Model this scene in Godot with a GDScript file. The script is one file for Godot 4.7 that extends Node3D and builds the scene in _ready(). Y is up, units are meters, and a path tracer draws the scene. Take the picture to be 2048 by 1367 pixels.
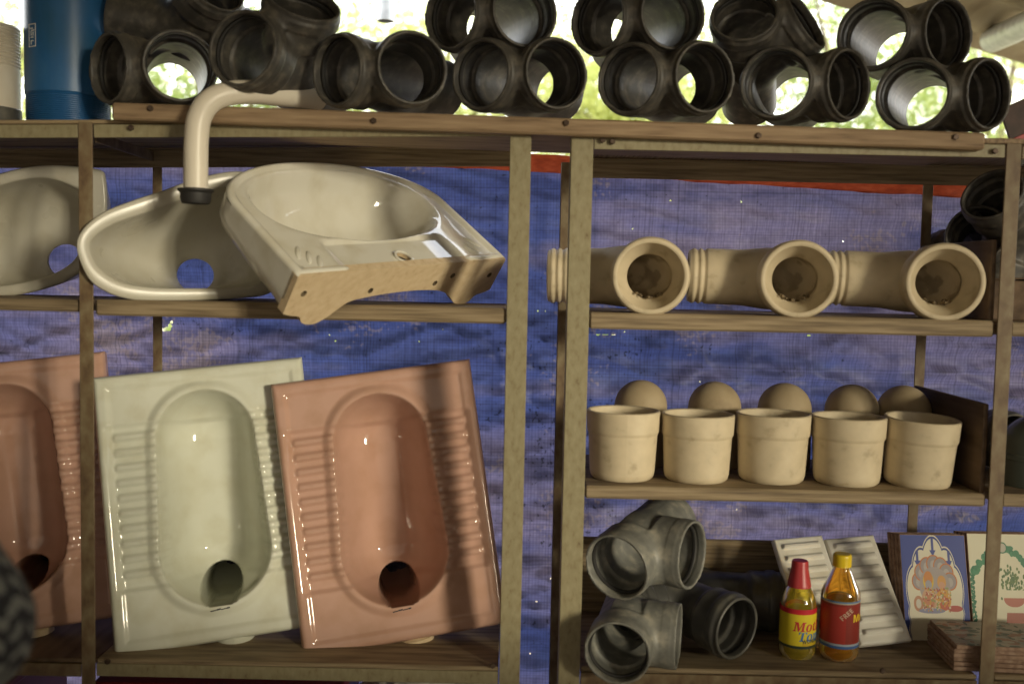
extends Node3D
# A street-side plumbing shop: two steel racks in front of a blue tarpaulin, sanitary ware and pipe fittings on the boards.

const FOCAL := 1991.0
const EYE := Vector3(0, 1.5, 2.0)
const PITCH := -0.0628318
const ROLL := 0.0209440
const Z_BACK := -0.38
const TARP_Z := -0.465

var eye_basis: Basis
var used := {}
var M := {}
var rng := RandomNumberGenerator.new()


func _ready() -> void:
	rng.seed = 7
	eye_basis = Basis(Vector3.RIGHT, PITCH) * Basis(Vector3(0, 0, 1), ROLL)
	view_and_light()
	materials()
	setting()
	background_trees()
	tarpaulin()
	racks()
	squat_pans()
	wash_basin()
	urinals()
	top_of_rack()
	stoneware()
	bottom_shelf()
	next_bay()
	below_racks()
	customer(0)
	customer(1)


# ---------------------------------------------------------------- view and light
func view_and_light() -> void:
	var cam := Camera3D.new()
	cam.name = "camera"
	add_child(cam)
	cam.position = EYE
	cam.basis = eye_basis
	var at_ := CameraAttributesPhysical.new()
	at_.frustum_focal_length = 50.97
	at_.frustum_near = 0.05
	at_.frustum_far = 200.0
	at_.exposure_aperture = 2.9
	at_.frustum_focus_distance = 2.35
	cam.attributes = at_
	cam.fov = 37.9
	cam.near = 0.05
	cam.far = 200.0
	cam.current = true
	var we := WorldEnvironment.new()
	we.name = "environment"
	var e := Environment.new()
	e.background_mode = Environment.BG_SKY
	var sm := ProceduralSkyMaterial.new()
	sm.sky_top_color = Color(0.95, 0.97, 1.0)
	sm.sky_horizon_color = Color(1.0, 0.985, 0.94)
	sm.sky_curve = 0.2
	sm.ground_bottom_color = Color(0.36, 0.31, 0.24)
	sm.ground_horizon_color = Color(0.55, 0.5, 0.42)
	sm.sun_angle_max = 1.0
	var sky := Sky.new()
	sky.sky_material = sm
	e.sky = sky
	e.background_energy_multiplier = 3.1
	e.tonemap_mode = Environment.TONE_MAPPER_LINEAR
	e.tonemap_exposure = 1.68
	e.sdfgi_enabled = true
	e.ssao_enabled = true
	e.ssil_enabled = true
	we.environment = e
	add_child(we)
	var sun := DirectionalLight3D.new()
	sun.name = "sun"
	sun.light_color = Color(1.0, 0.95, 0.83)
	sun.light_energy = 0.54
	sun.light_angular_distance = 9.0
	sun.shadow_enabled = true
	add_child(sun)
	var az := deg_to_rad(40.0)
	var el := deg_to_rad(8.0)
	var from := Vector3(sin(az) * cos(el), sin(el), cos(az) * cos(el))
	sun.look_at_from_position(from, Vector3.ZERO, Vector3.UP)


# a point of the photograph (2048 px wide) on the upright plane at depth z
func at(px: float, py: float, z: float) -> Vector3:
	var d := eye_basis * Vector3((px - 1024.0) / FOCAL, -(py - 683.5) / FOCAL, -1.0)
	return EYE + d * ((z - EYE.z) / d.z)


# ---------------------------------------------------------------- naming
func numbered(n: String) -> String:
	if not used.has(n):
		used[n] = 0
		return n
	used[n] += 1
	return "%s_%03d" % [n, used[n]]


func thing(called: String, label: String, category: String, group := "", pos := Vector3.ZERO) -> Node3D:
	var o := Node3D.new()
	o.name = numbered(called)
	add_child(o)
	o.position = pos
	tag(o, label, category, group)
	return o


func tag(o: Node, label: String, category: String, group := "") -> void:
	o.set_meta("label", label)
	o.set_meta("category", category)
	if group:
		o.set_meta("group", group)


func part(called: String, mesh: Mesh, m: Material, parent: Node3D) -> MeshInstance3D:
	var o := MeshInstance3D.new()
	o.name = called
	o.mesh = mesh
	o.material_override = m
	parent.add_child(o, true)
	return o


func solo(called: String, mesh: Mesh, m: Material, label: String, category: String, group := "") -> MeshInstance3D:
	var o := MeshInstance3D.new()
	o.name = numbered(called)
	o.mesh = mesh
	o.material_override = m
	add_child(o)
	tag(o, label, category, group)
	return o


func structure(called: String, mesh: Mesh, m: Material) -> MeshInstance3D:
	var o := MeshInstance3D.new()
	o.name = called
	o.mesh = mesh
	o.material_override = m
	o.set_meta("kind", "structure")
	add_child(o)
	return o


func copy_of(o: Node3D, label: String, group := "") -> Node3D:
	var c: Node3D = o.duplicate()
	c.name = numbered(String(o.name).rstrip("0123456789").trim_suffix("_"))
	add_child(c)
	c.set_meta("label", label)
	if group:
		c.set_meta("group", group)
	return c


# ---------------------------------------------------------------- mesh building
class Shape:
	var v := PackedVector3Array()
	var n := PackedVector3Array()
	var t := PackedVector2Array()
	var i := PackedInt32Array()

	# a grid of nu x nv points; smooth within itself; wound so that du x dv points inwards, dv x du outwards
	func grid(p: PackedVector3Array, nu: int, nv: int, wrap_u := false, flip := false, keep = null, uv: PackedVector2Array = PackedVector2Array()) -> void:
		var base := v.size()
		var nn := PackedVector3Array()
		nn.resize(nu * nv)
		var tri := PackedInt32Array()
		for b in nv - 1:
			for a in (nu if wrap_u else nu - 1):
				var a1 := (a + 1) % nu
				if keep != null and not keep.call(a, b):
					continue
				var k0 := b * nu + a
				var k1 := b * nu + a1
				var k2 := (b + 1) * nu + a1
				var k3 := (b + 1) * nu + a
				var f := (p[k2] - p[k0]).cross(p[k3] - p[k1])
				if flip:
					f = -f
					tri.append_array([k0, k1, k2, k0, k2, k3])
				else:
					tri.append_array([k0, k2, k1, k0, k3, k2])
				nn[k0] += f
				nn[k1] += f
				nn[k2] += f
				nn[k3] += f
		v.append_array(p)
		for k in nu * nv:
			n.append(nn[k].normalized() if nn[k].length_squared() > 1e-24 else Vector3.UP)
		if uv.size() == nu * nv:
			t.append_array(uv)
		else:
			for b in nv:
				for a in nu:
					t.append(Vector2(float(a) / (nu if wrap_u else nu - 1), float(b) / maxf(nv - 1, 1)))
		for k in tri:
			i.append(base + k)

	func face(pts: Array, normal: Vector3) -> void:
		# flat convex polygon, wound clockwise as seen from its normal
		var base := v.size()
		var c: Vector3 = (pts[1] - pts[0]).cross(pts[2] - pts[0])
		var turn := c.dot(normal) > 0.0
		for k in pts.size():
			v.append(pts[k])
			n.append(normal)
			t.append(Vector2(pts[k].x, pts[k].y))
		for k in range(1, pts.size() - 1):
			if turn:
				i.append_array([base, base + k + 1, base + k])
			else:
				i.append_array([base, base + k, base + k + 1])

	func quad(a: Vector3, b: Vector3, c: Vector3, d: Vector3) -> void:
		face([a, b, c, d], (b - a).cross(c - a).normalized())

	# a box with chamfered edges
	func box(xf: Transform3D, size: Vector3, bevel := 0.002) -> void:
		var h := size * 0.5
		bevel = minf(bevel, minf(h.x, minf(h.y, h.z)) * 0.9)
		var g := func(s: Vector3, k: int) -> Vector3:
			var q := Vector3(s.x * (h.x - bevel), s.y * (h.y - bevel), s.z * (h.z - bevel))
			q[k] = s[k] * h[k]
			return xf * q
		for k in 3:
			var u := (k + 1) % 3
			var w := (k + 2) % 3
			for s in [-1.0, 1.0]:
				var c := []
				for q in [[-1, -1], [1, -1], [1, 1], [-1, 1]]:
					var d := Vector3.ZERO
					d[k] = s
					d[u] = q[0]
					d[w] = q[1]
					c.append(g.call(d, k))
				var nn := Vector3.ZERO
				nn[k] = s
				face(c, (xf.basis * nn).normalized())
			for s in [-1.0, 1.0]:
				for r in [-1.0, 1.0]:
					var d1 := Vector3.ZERO
					d1[u] = s
					d1[w] = r
					d1[k] = -1.0
					var d2 := d1
					d2[k] = 1.0
					var nn := Vector3.ZERO
					nn[u] = s
					nn[w] = r
					face([g.call(d1, u), g.call(d2, u), g.call(d2, w), g.call(d1, w)], (xf.basis * nn).normalized())
		for sx in [-1.0, 1.0]:
			for sy in [-1.0, 1.0]:
				for sz in [-1.0, 1.0]:
					var s := Vector3(sx, sy, sz)
					face([g.call(s, 0), g.call(s, 1), g.call(s, 2)], (xf.basis * s).normalized())

	# profile points (radius, height) from bottom to top turned round the y axis
	func lathe(profile: Array, segs := 48, xf := Transform3D.IDENTITY, sharp := true) -> void:
		var rows := []
		for k in profile.size():
			rows.append(profile[k])
			if sharp and k > 0 and k < profile.size() - 1:
				var a: Vector2 = (profile[k] - profile[k - 1]).normalized()
				var b: Vector2 = (profile[k + 1] - profile[k]).normalized()
				if a.dot(b) < 0.8:
					rows.append(profile[k])
		var start := 0
		# split at doubled rows so that normals stay apart
		var k := 1
		while k <= rows.size():
			if k == rows.size() or rows[k] == rows[k - 1]:
				var p := PackedVector3Array()
				var uv := PackedVector2Array()
				for r in range(start, k):
					for s in segs + 1:
						var an := TAU * s / segs
						p.append(xf * Vector3(rows[r].x * sin(an), rows[r].y, rows[r].x * cos(an)))
						uv.append(Vector2(float(s) / segs, rows[r].y))
				if k - start > 1:
					grid(p, segs + 1, k - start, false, true, null, uv)
				start = k
			k += 1

	# a tube along points with a radius at each; open ends
	func tube(path: PackedVector3Array, radii: PackedFloat32Array, segs := 32, flip := false) -> void:
		var up := Vector3(0.123, 0.97, 0.2)
		var p := PackedVector3Array()
		var side := Vector3.ZERO
		for k in path.size():
			var d := (path[mini(k + 1, path.size() - 1)] - path[maxi(k - 1, 0)])
			if d.length() < 1e-7:
				d = path[mini(k + 2, path.size() - 1)] - path[maxi(k - 2, 0)]
			d = d.normalized()
			if k == 0:
				side = d.cross(up).normalized()
			else:
				side = (side - d * side.dot(d)).normalized()
			var other := d.cross(side)
			for s in segs:
				var an := TAU * s / segs
				p.append(path[k] + (side * cos(an) + other * sin(an)) * radii[k])
		grid(p, segs, path.size(), true, not flip)

	func mesh() -> ArrayMesh:
		var arr := []
		arr.resize(Mesh.ARRAY_MAX)
		arr[Mesh.ARRAY_VERTEX] = v
		arr[Mesh.ARRAY_NORMAL] = n
		arr[Mesh.ARRAY_TEX_UV] = t
		arr[Mesh.ARRAY_INDEX] = i
		var m := ArrayMesh.new()
		m.add_surface_from_arrays(Mesh.PRIMITIVE_TRIANGLES, arr)
		return m


func box_mesh(size: Vector3, bevel := 0.002, xf := Transform3D.IDENTITY) -> ArrayMesh:
	var s := Shape.new()
	s.box(xf, size, bevel)
	return s.mesh()


func lathe_mesh(profile: Array, segs := 48, xf := Transform3D.IDENTITY) -> ArrayMesh:
	var s := Shape.new()
	s.lathe(profile, segs, xf)
	return s.mesh()


# a bar between two corners of space
func span(a: Vector3, b: Vector3, bevel := 0.002) -> ArrayMesh:
	var lo := a.min(b)
	var hi := a.max(b)
	return box_mesh(hi - lo, bevel, Transform3D(Basis.IDENTITY, (lo + hi) * 0.5))


# surface nets of the field f inside lo..hi; every vertex gets the field's own slope as its normal
func nets(f: Callable, lo: Vector3, hi: Vector3, cell: float) -> ArrayMesh:
	var nx := int(ceil((hi.x - lo.x) / cell)) + 1
	var ny := int(ceil((hi.y - lo.y) / cell)) + 1
	var nz := int(ceil((hi.z - lo.z) / cell)) + 1
	var val := PackedFloat32Array()
	val.resize(nx * ny * nz)
	val.fill(1e9)
	var vid := PackedInt32Array()
	vid.resize(nx * ny * nz)
	vid.fill(-1)
	var sx := 1
	var sy := nx
	var sz := nx * ny
	var blk := 6
	var reach := blk * cell * 0.87 + cell * 3.0
	var cells := PackedInt32Array()
	var sh := Shape.new()
	for bz in range(0, nz - 1, blk):
		for by in range(0, ny - 1, blk):
			for bx in range(0, nx - 1, blk):
				var mid := lo + Vector3(bx + blk * 0.5, by + blk * 0.5, bz + blk * 0.5) * cell
				if absf(f.call(mid)) > reach:
					continue
				var ex := mini(bx + blk, nx - 1)
				var ey := mini(by + blk, ny - 1)
				var ez := mini(bz + blk, nz - 1)
				for z in range(bz, ez + 1):
					for y in range(by, ey + 1):
						var row := z * sz + y * sy
						for x in range(bx, ex + 1):
							if val[row + x] == 1e9:
								val[row + x] = f.call(lo + Vector3(x, y, z) * cell)
				for z in range(bz, ez):
					for y in range(by, ey):
						for x in range(bx, ex):
							var o := z * sz + y * sy + x
							var c := [val[o], val[o + 1], val[o + sy], val[o + sy + 1], val[o + sz], val[o + sz + 1], val[o + sz + sy], val[o + sz + sy + 1]]
							var inside := 0
							for q in 8:
								if c[q] < 0.0:
									inside += 1
							if inside == 0 or inside == 8:
								continue
							var sum := Vector3.ZERO
							var cnt := 0
							for q in 8:
								for axis in 3:
									var r: int = q | (1 << axis)
									if r != q and (c[q] < 0.0) != (c[r] < 0.0):
										var tt: float = c[q] / (c[q] - c[r])
										var pt := Vector3(q & 1, (q >> 1) & 1, (q >> 2) & 1)
										pt[axis] = tt
										sum += pt
										cnt += 1
							var g := Vector3(c[1] + c[3] + c[5] + c[7] - c[0] - c[2] - c[4] - c[6], c[2] + c[3] + c[6] + c[7] - c[0] - c[1] - c[4] - c[5], c[4] + c[5] + c[6] + c[7] - c[0] - c[1] - c[2] - c[3])
							vid[o] = sh.v.size()
							cells.append(o)
							sh.v.append(lo + (Vector3(x, y, z) + sum / cnt) * cell)
							sh.n.append(g.normalized())
							sh.t.append(Vector2.ZERO)
	for o in cells:
		var a: bool = val[o] < 0.0
		for axis in 3:
			var s1: int = [sx, sy, sz][axis]
			var b: bool = val[o + s1] < 0.0
			if a == b:
				continue
			var u: int = [sy, sz, sx][axis]
			var w: int = [sz, sx, sy][axis]
			if o - u - w < 0:
				continue
			var q := [vid[o], vid[o - u], vid[o - u - w], vid[o - w]]
			if q.has(-1):
				continue
			if a:
				sh.i.append_array([q[0], q[2], q[1], q[0], q[3], q[2]])
			else:
				sh.i.append_array([q[0], q[1], q[2], q[0], q[2], q[3]])
	return sh.mesh()


func smin(a: float, b: float, k: float) -> float:
	var h := maxf(k - absf(a - b), 0.0) / k
	return minf(a, b) - h * h * k * 0.25


func curve(pts: Array, steps: int, closed := false) -> PackedVector3Array:
	# Catmull-Rom through the points
	var out := PackedVector3Array()
	var c := pts.size()
	for k in (c if closed else c - 1):
		var p0: Vector3 = pts[(k - 1 + c) % c] if closed else pts[maxi(k - 1, 0)]
		var p1: Vector3 = pts[k]
		var p2: Vector3 = pts[(k + 1) % c]
		var p3: Vector3 = pts[(k + 2) % c] if closed else pts[mini(k + 2, c - 1)]
		for s in steps:
			var t := float(s) / steps
			out.append(0.5 * ((2.0 * p1) + (p2 - p0) * t + (2.0 * p0 - 5.0 * p1 + 4.0 * p2 - p3) * t * t + (3.0 * p1 - p0 - 3.0 * p2 + p3) * t * t * t))
	if not closed:
		out.append(pts[c - 1])
	return out


# ---------------------------------------------------------------- materials
func lin(r: float, g: float, b: float) -> Color:
	return Color(r, g, b).linear_to_srgb()


func ramp(stops: Array) -> Gradient:
	var g := Gradient.new()
	var o := PackedFloat32Array()
	var c := PackedColorArray()
	for s in stops:
		o.append(s[0])
		c.append(s[1])
	g.offsets = o
	g.colors = c
	return g


func noise_tex(seed_: int, freq: float, stops: Array, octaves := 4, size := 512, kind := FastNoiseLite.TYPE_SIMPLEX_SMOOTH) -> NoiseTexture2D:
	var f := FastNoiseLite.new()
	f.seed = seed_
	f.noise_type = kind
	f.frequency = freq
	f.fractal_octaves = octaves
	var t := NoiseTexture2D.new()
	t.width = size
	t.height = size
	t.seamless = true
	t.noise = f
	if stops.size():
		t.color_ramp = ramp(stops)
	return t


func mat(called: String, c: Color, rough := 0.6, spec := 0.5) -> StandardMaterial3D:
	var m := StandardMaterial3D.new()
	m.resource_name = called
	m.albedo_color = c
	m.roughness = rough
	m.metallic_specular = spec
	M[called] = m
	return m


func textured(called: String, tex: Texture2D, scale: Vector3, rough := 0.6, bump := 0.0, bump_tex: Texture2D = null, tint := Color.WHITE, spec := 0.5) -> StandardMaterial3D:
	var m := mat(called, tint, rough, spec)
	m.albedo_texture = tex
	m.uv1_triplanar = true
	m.uv1_world_triplanar = true
	m.uv1_triplanar_sharpness = 8.0
	m.uv1_scale = scale
	if bump > 0.0:
		m.heightmap_enabled = true
		m.heightmap_scale = bump
		m.heightmap_texture = bump_tex if bump_tex else tex
	return m


func materials() -> void:
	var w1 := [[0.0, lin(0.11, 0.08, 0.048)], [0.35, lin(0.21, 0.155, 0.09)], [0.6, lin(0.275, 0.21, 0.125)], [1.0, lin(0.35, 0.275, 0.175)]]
	var wood := noise_tex(3, 0.012, w1, 5, 1024)
	textured("wood", wood, Vector3(0.35, 7.0, 3.0), 0.75, 0.06)
	textured("wood_plank", noise_tex(5, 0.010, [[0.0, lin(0.14, 0.09, 0.05)], [0.3, lin(0.26, 0.175, 0.10)], [0.7, lin(0.33, 0.23, 0.135)], [1.0, lin(0.40, 0.29, 0.175)]], 5, 1024), Vector3(0.5, 6.0, 3.0), 0.72, 0.05)
	textured("wood_across", noise_tex(8, 0.012, [[0.0, lin(0.13, 0.085, 0.05)], [0.45, lin(0.28, 0.20, 0.125)], [1.0, lin(0.42, 0.31, 0.20)]], 5, 1024), Vector3(9.0, 3.0, 0.35), 0.8, 0.05)
	textured("wood_lengthwise", noise_tex(9, 0.012, [[0.0, lin(0.13, 0.09, 0.05)], [0.45, lin(0.25, 0.18, 0.10)], [1.0, lin(0.38, 0.29, 0.17)]], 5, 512), Vector3(0.35, 3.0, 8.0), 0.8, 0.05)
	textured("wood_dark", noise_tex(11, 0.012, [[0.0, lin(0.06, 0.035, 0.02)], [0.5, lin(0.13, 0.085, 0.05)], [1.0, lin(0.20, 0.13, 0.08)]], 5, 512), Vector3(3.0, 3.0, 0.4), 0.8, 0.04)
	# greyed olive paint on slotted angle, with rust and dirt patches
	var steel := noise_tex(21, 0.02, [[0.0, lin(0.13, 0.09, 0.045)], [0.16, lin(0.225, 0.185, 0.10)], [0.4, lin(0.265, 0.23, 0.13)], [0.7, lin(0.29, 0.255, 0.15)], [1.0, lin(0.33, 0.295, 0.185)]], 6, 1024)
	textured("steel", steel, Vector3(3.0, 1.6, 3.0), 0.55, 0.015)
	textured("steel_brown", noise_tex(23, 0.02, [[0.0, lin(0.10, 0.06, 0.033)], [0.4, lin(0.17, 0.115, 0.06)], [0.7, lin(0.21, 0.16, 0.09)], [1.0, lin(0.27, 0.22, 0.13)]], 6, 512), Vector3(2.6, 1.6, 2.6), 0.6, 0.02)
	textured("bolt", noise_tex(24, 0.05, [[0.0, lin(0.05, 0.03, 0.02)], [1.0, lin(0.16, 0.12, 0.09)]], 3, 128), Vector3(8, 8, 8), 0.5)
	M.bolt.metallic = 0.6
	# black and grey pvc, dusty
	var dust := noise_tex(31, 0.012, [[0.0, lin(0.045, 0.042, 0.038)], [0.45, lin(0.066, 0.061, 0.053)], [0.7, lin(0.105, 0.095, 0.078)], [1.0, lin(0.18, 0.16, 0.125)]], 5, 1024)
	textured("black_pvc", dust, Vector3(2.4, 2.4, 2.4), 0.48, 0.004)
	M.black_pvc.uv1_world_triplanar = false
	var gr := noise_tex(33, 0.014, [[0.0, lin(0.12, 0.122, 0.112)], [0.5, lin(0.18, 0.18, 0.16)], [0.72, lin(0.26, 0.25, 0.21)], [1.0, lin(0.40, 0.37, 0.29)]], 5, 1024)
	textured("grey_pvc", gr, Vector3(1.7, 1.7, 1.7), 0.5, 0.006)
	M.grey_pvc.uv1_world_triplanar = false
	textured("dark_pvc", noise_tex(34, 0.014, [[0.0, lin(0.045, 0.045, 0.042)], [0.6, lin(0.075, 0.073, 0.066)], [1.0, lin(0.17, 0.16, 0.13)]], 5, 512), Vector3(1.7, 1.7, 1.7), 0.4)
	M.dark_pvc.uv1_world_triplanar = false
	# ceramic glazes
	for g in [["green_glaze", lin(0.65, 0.665, 0.565)], ["pink_glaze", lin(0.53, 0.325, 0.25)], ["cream_glaze", lin(0.72, 0.70, 0.61)], ["grey_glaze", lin(0.55, 0.53, 0.45)], ["white_glaze", lin(0.76, 0.74, 0.67)]]:
		var m := mat(g[0], g[1], 0.09)
		m.roughness_texture = noise_tex(41, 0.008, [[0.0, Color(0.55, 0.55, 0.55)], [0.6, Color(0.8, 0.8, 0.8)], [1.0, Color(1, 1, 1)]], 4, 256)
		m.roughness = 0.075
		m.roughness_texture_channel = BaseMaterial3D.TEXTURE_CHANNEL_RED
		m.albedo_texture = noise_tex(42, 0.006, [[0.0, lin(0.86, 0.83, 0.76)], [0.35, lin(0.95, 0.94, 0.91)], [0.6, Color.WHITE], [1.0, Color.WHITE]], 6, 512)
		if g[0] == "grey_glaze":
			m.roughness = 0.4
		m.uv1_triplanar = true
		m.uv1_scale = Vector3(3, 3, 3)
	textured("raw_clay", noise_tex(51, 0.015, [[0.0, lin(0.44, 0.30, 0.165)], [0.25, lin(0.60, 0.46, 0.28)], [0.6, lin(0.66, 0.52, 0.33)], [1.0, lin(0.71, 0.58, 0.395)]], 6, 1024), Vector3(3, 3, 3), 0.8, 0.012)
	textured("stoneware", noise_tex(52, 0.010, [[0.0, lin(0.36, 0.29, 0.19)], [0.24, lin(0.50, 0.415, 0.275)], [0.34, lin(0.56, 0.475, 0.325)], [0.6, lin(0.60, 0.505, 0.345)], [1.0, lin(0.64, 0.55, 0.385)]], 6, 1024), Vector3(1.6, 1.6, 1.6), 0.6, 0.012)
	textured("stoneware_bore", noise_tex(56, 0.012, [[0.0, lin(0.20, 0.155, 0.10)], [0.42, lin(0.30, 0.24, 0.155)], [0.52, lin(0.48, 0.395, 0.26)], [1.0, lin(0.56, 0.47, 0.32)]], 6, 256), Vector3(4, 4, 4), 0.85, 0.03)  # dirt blotches over a base colour darkened for the shade inside
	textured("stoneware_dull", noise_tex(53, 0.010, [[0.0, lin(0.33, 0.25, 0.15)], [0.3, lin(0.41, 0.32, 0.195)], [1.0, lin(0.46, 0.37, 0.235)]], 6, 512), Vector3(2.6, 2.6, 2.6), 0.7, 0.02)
	textured("dry_dirt", noise_tex(54, 0.03, [[0.0, lin(0.05, 0.035, 0.02)], [0.5, lin(0.16, 0.12, 0.07)], [1.0, lin(0.30, 0.23, 0.14)]], 6, 256), Vector3(6, 6, 6), 0.95, 0.2)
	mat("white_pvc", lin(0.78, 0.72, 0.60), 0.38)
	textured("white_pvc_dusty", noise_tex(55, 0.01, [[0.0, lin(0.50, 0.44, 0.34)], [0.35, lin(0.68, 0.62, 0.50)], [1.0, lin(0.76, 0.71, 0.60)]], 5, 512), Vector3(3, 1.5, 3), 0.4)
	mat("rubber", lin(0.022, 0.021, 0.02), 0.6)
	textured("blue_pvc", noise_tex(57, 0.008, [[0.0, lin(0.02, 0.10, 0.21)], [0.5, lin(0.022, 0.122, 0.31)], [1.0, lin(0.05, 0.17, 0.36)]], 6, 512), Vector3(2, 1, 2), 0.38)
	mat("print_white", lin(0.75, 0.75, 0.7), 0.6)
	mat("print_black", lin(0.02, 0.02, 0.025), 0.5)
	textured("galvanised", noise_tex(58, 0.02, [[0.0, lin(0.45, 0.47, 0.46)], [1.0, lin(0.70, 0.72, 0.70)]], 4, 256), Vector3(4, 4, 4), 0.4)
	M.galvanised.metallic = 0.4
	textured("asbestos", noise_tex(61, 0.01, [[0.0, lin(0.20, 0.16, 0.09)], [0.4, lin(0.33, 0.28, 0.17)], [1.0, lin(0.46, 0.41, 0.28)]], 6, 512), Vector3(0.8, 0.8, 0.8), 0.9, 0.06)
	textured("bark", noise_tex(62, 0.02, [[0.0, lin(0.07, 0.05, 0.03)], [1.0, lin(0.28, 0.22, 0.15)]], 5, 256), Vector3(4, 1, 4), 0.9, 0.3)
	textured("earth", noise_tex(63, 0.01, [[0.0, lin(0.18, 0.14, 0.09)], [0.5, lin(0.27, 0.215, 0.145)], [1.0, lin(0.35, 0.285, 0.20)]], 6, 1024), Vector3(0.4, 0.4, 0.4), 0.95, 0.3)
	textured("plaster", noise_tex(64, 0.01, [[0.0, lin(0.16, 0.13, 0.10)], [1.0, lin(0.30, 0.26, 0.20)]], 6, 512), Vector3(0.7, 0.7, 0.7), 0.9)
	mat("red_plastic", lin(0.20, 0.018, 0.014), 0.4)
	mat("white_plastic", lin(0.72, 0.70, 0.64), 0.35)
	mat("cap_red", lin(0.42, 0.035, 0.04), 0.35)
	mat("cap_yellow", lin(0.72, 0.52, 0.015), 0.4)
	for l in [["leaf_light", lin(0.30, 0.32, 0.09), Color(0.93, 0.95, 0.66)], ["leaf_mid", lin(0.16, 0.20, 0.05), Color(0.66, 0.72, 0.42)], ["leaf_dark", lin(0.06, 0.10, 0.022), Color(0.5, 0.7, 0.15)]]:
		var m := mat(l[0], l[1], 0.5)
		m.backlight_enabled = true
		m.backlight = l[2]
		m.cull_mode = BaseMaterial3D.CULL_DISABLED


# ---------------------------------------------------------------- setting
func corrugated(length: float, depth: float, pitch: float, amp: float) -> ArrayMesh:
	# ribs run along z; a sheet with two faces 6 mm apart
	var s := Shape.new()
	var nu := int(length / pitch * 10.0)
	for side in 2:
		var p := PackedVector3Array()
		for b in 5:
			for a in nu + 1:
				var x := length * a / nu
				p.append(Vector3(x, amp * sin(TAU * x / pitch) + (0.006 if side else 0.0), depth * b / 4.0))
		s.grid(p, nu + 1, 5, false, side == 0)
	return s.mesh()


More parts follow.
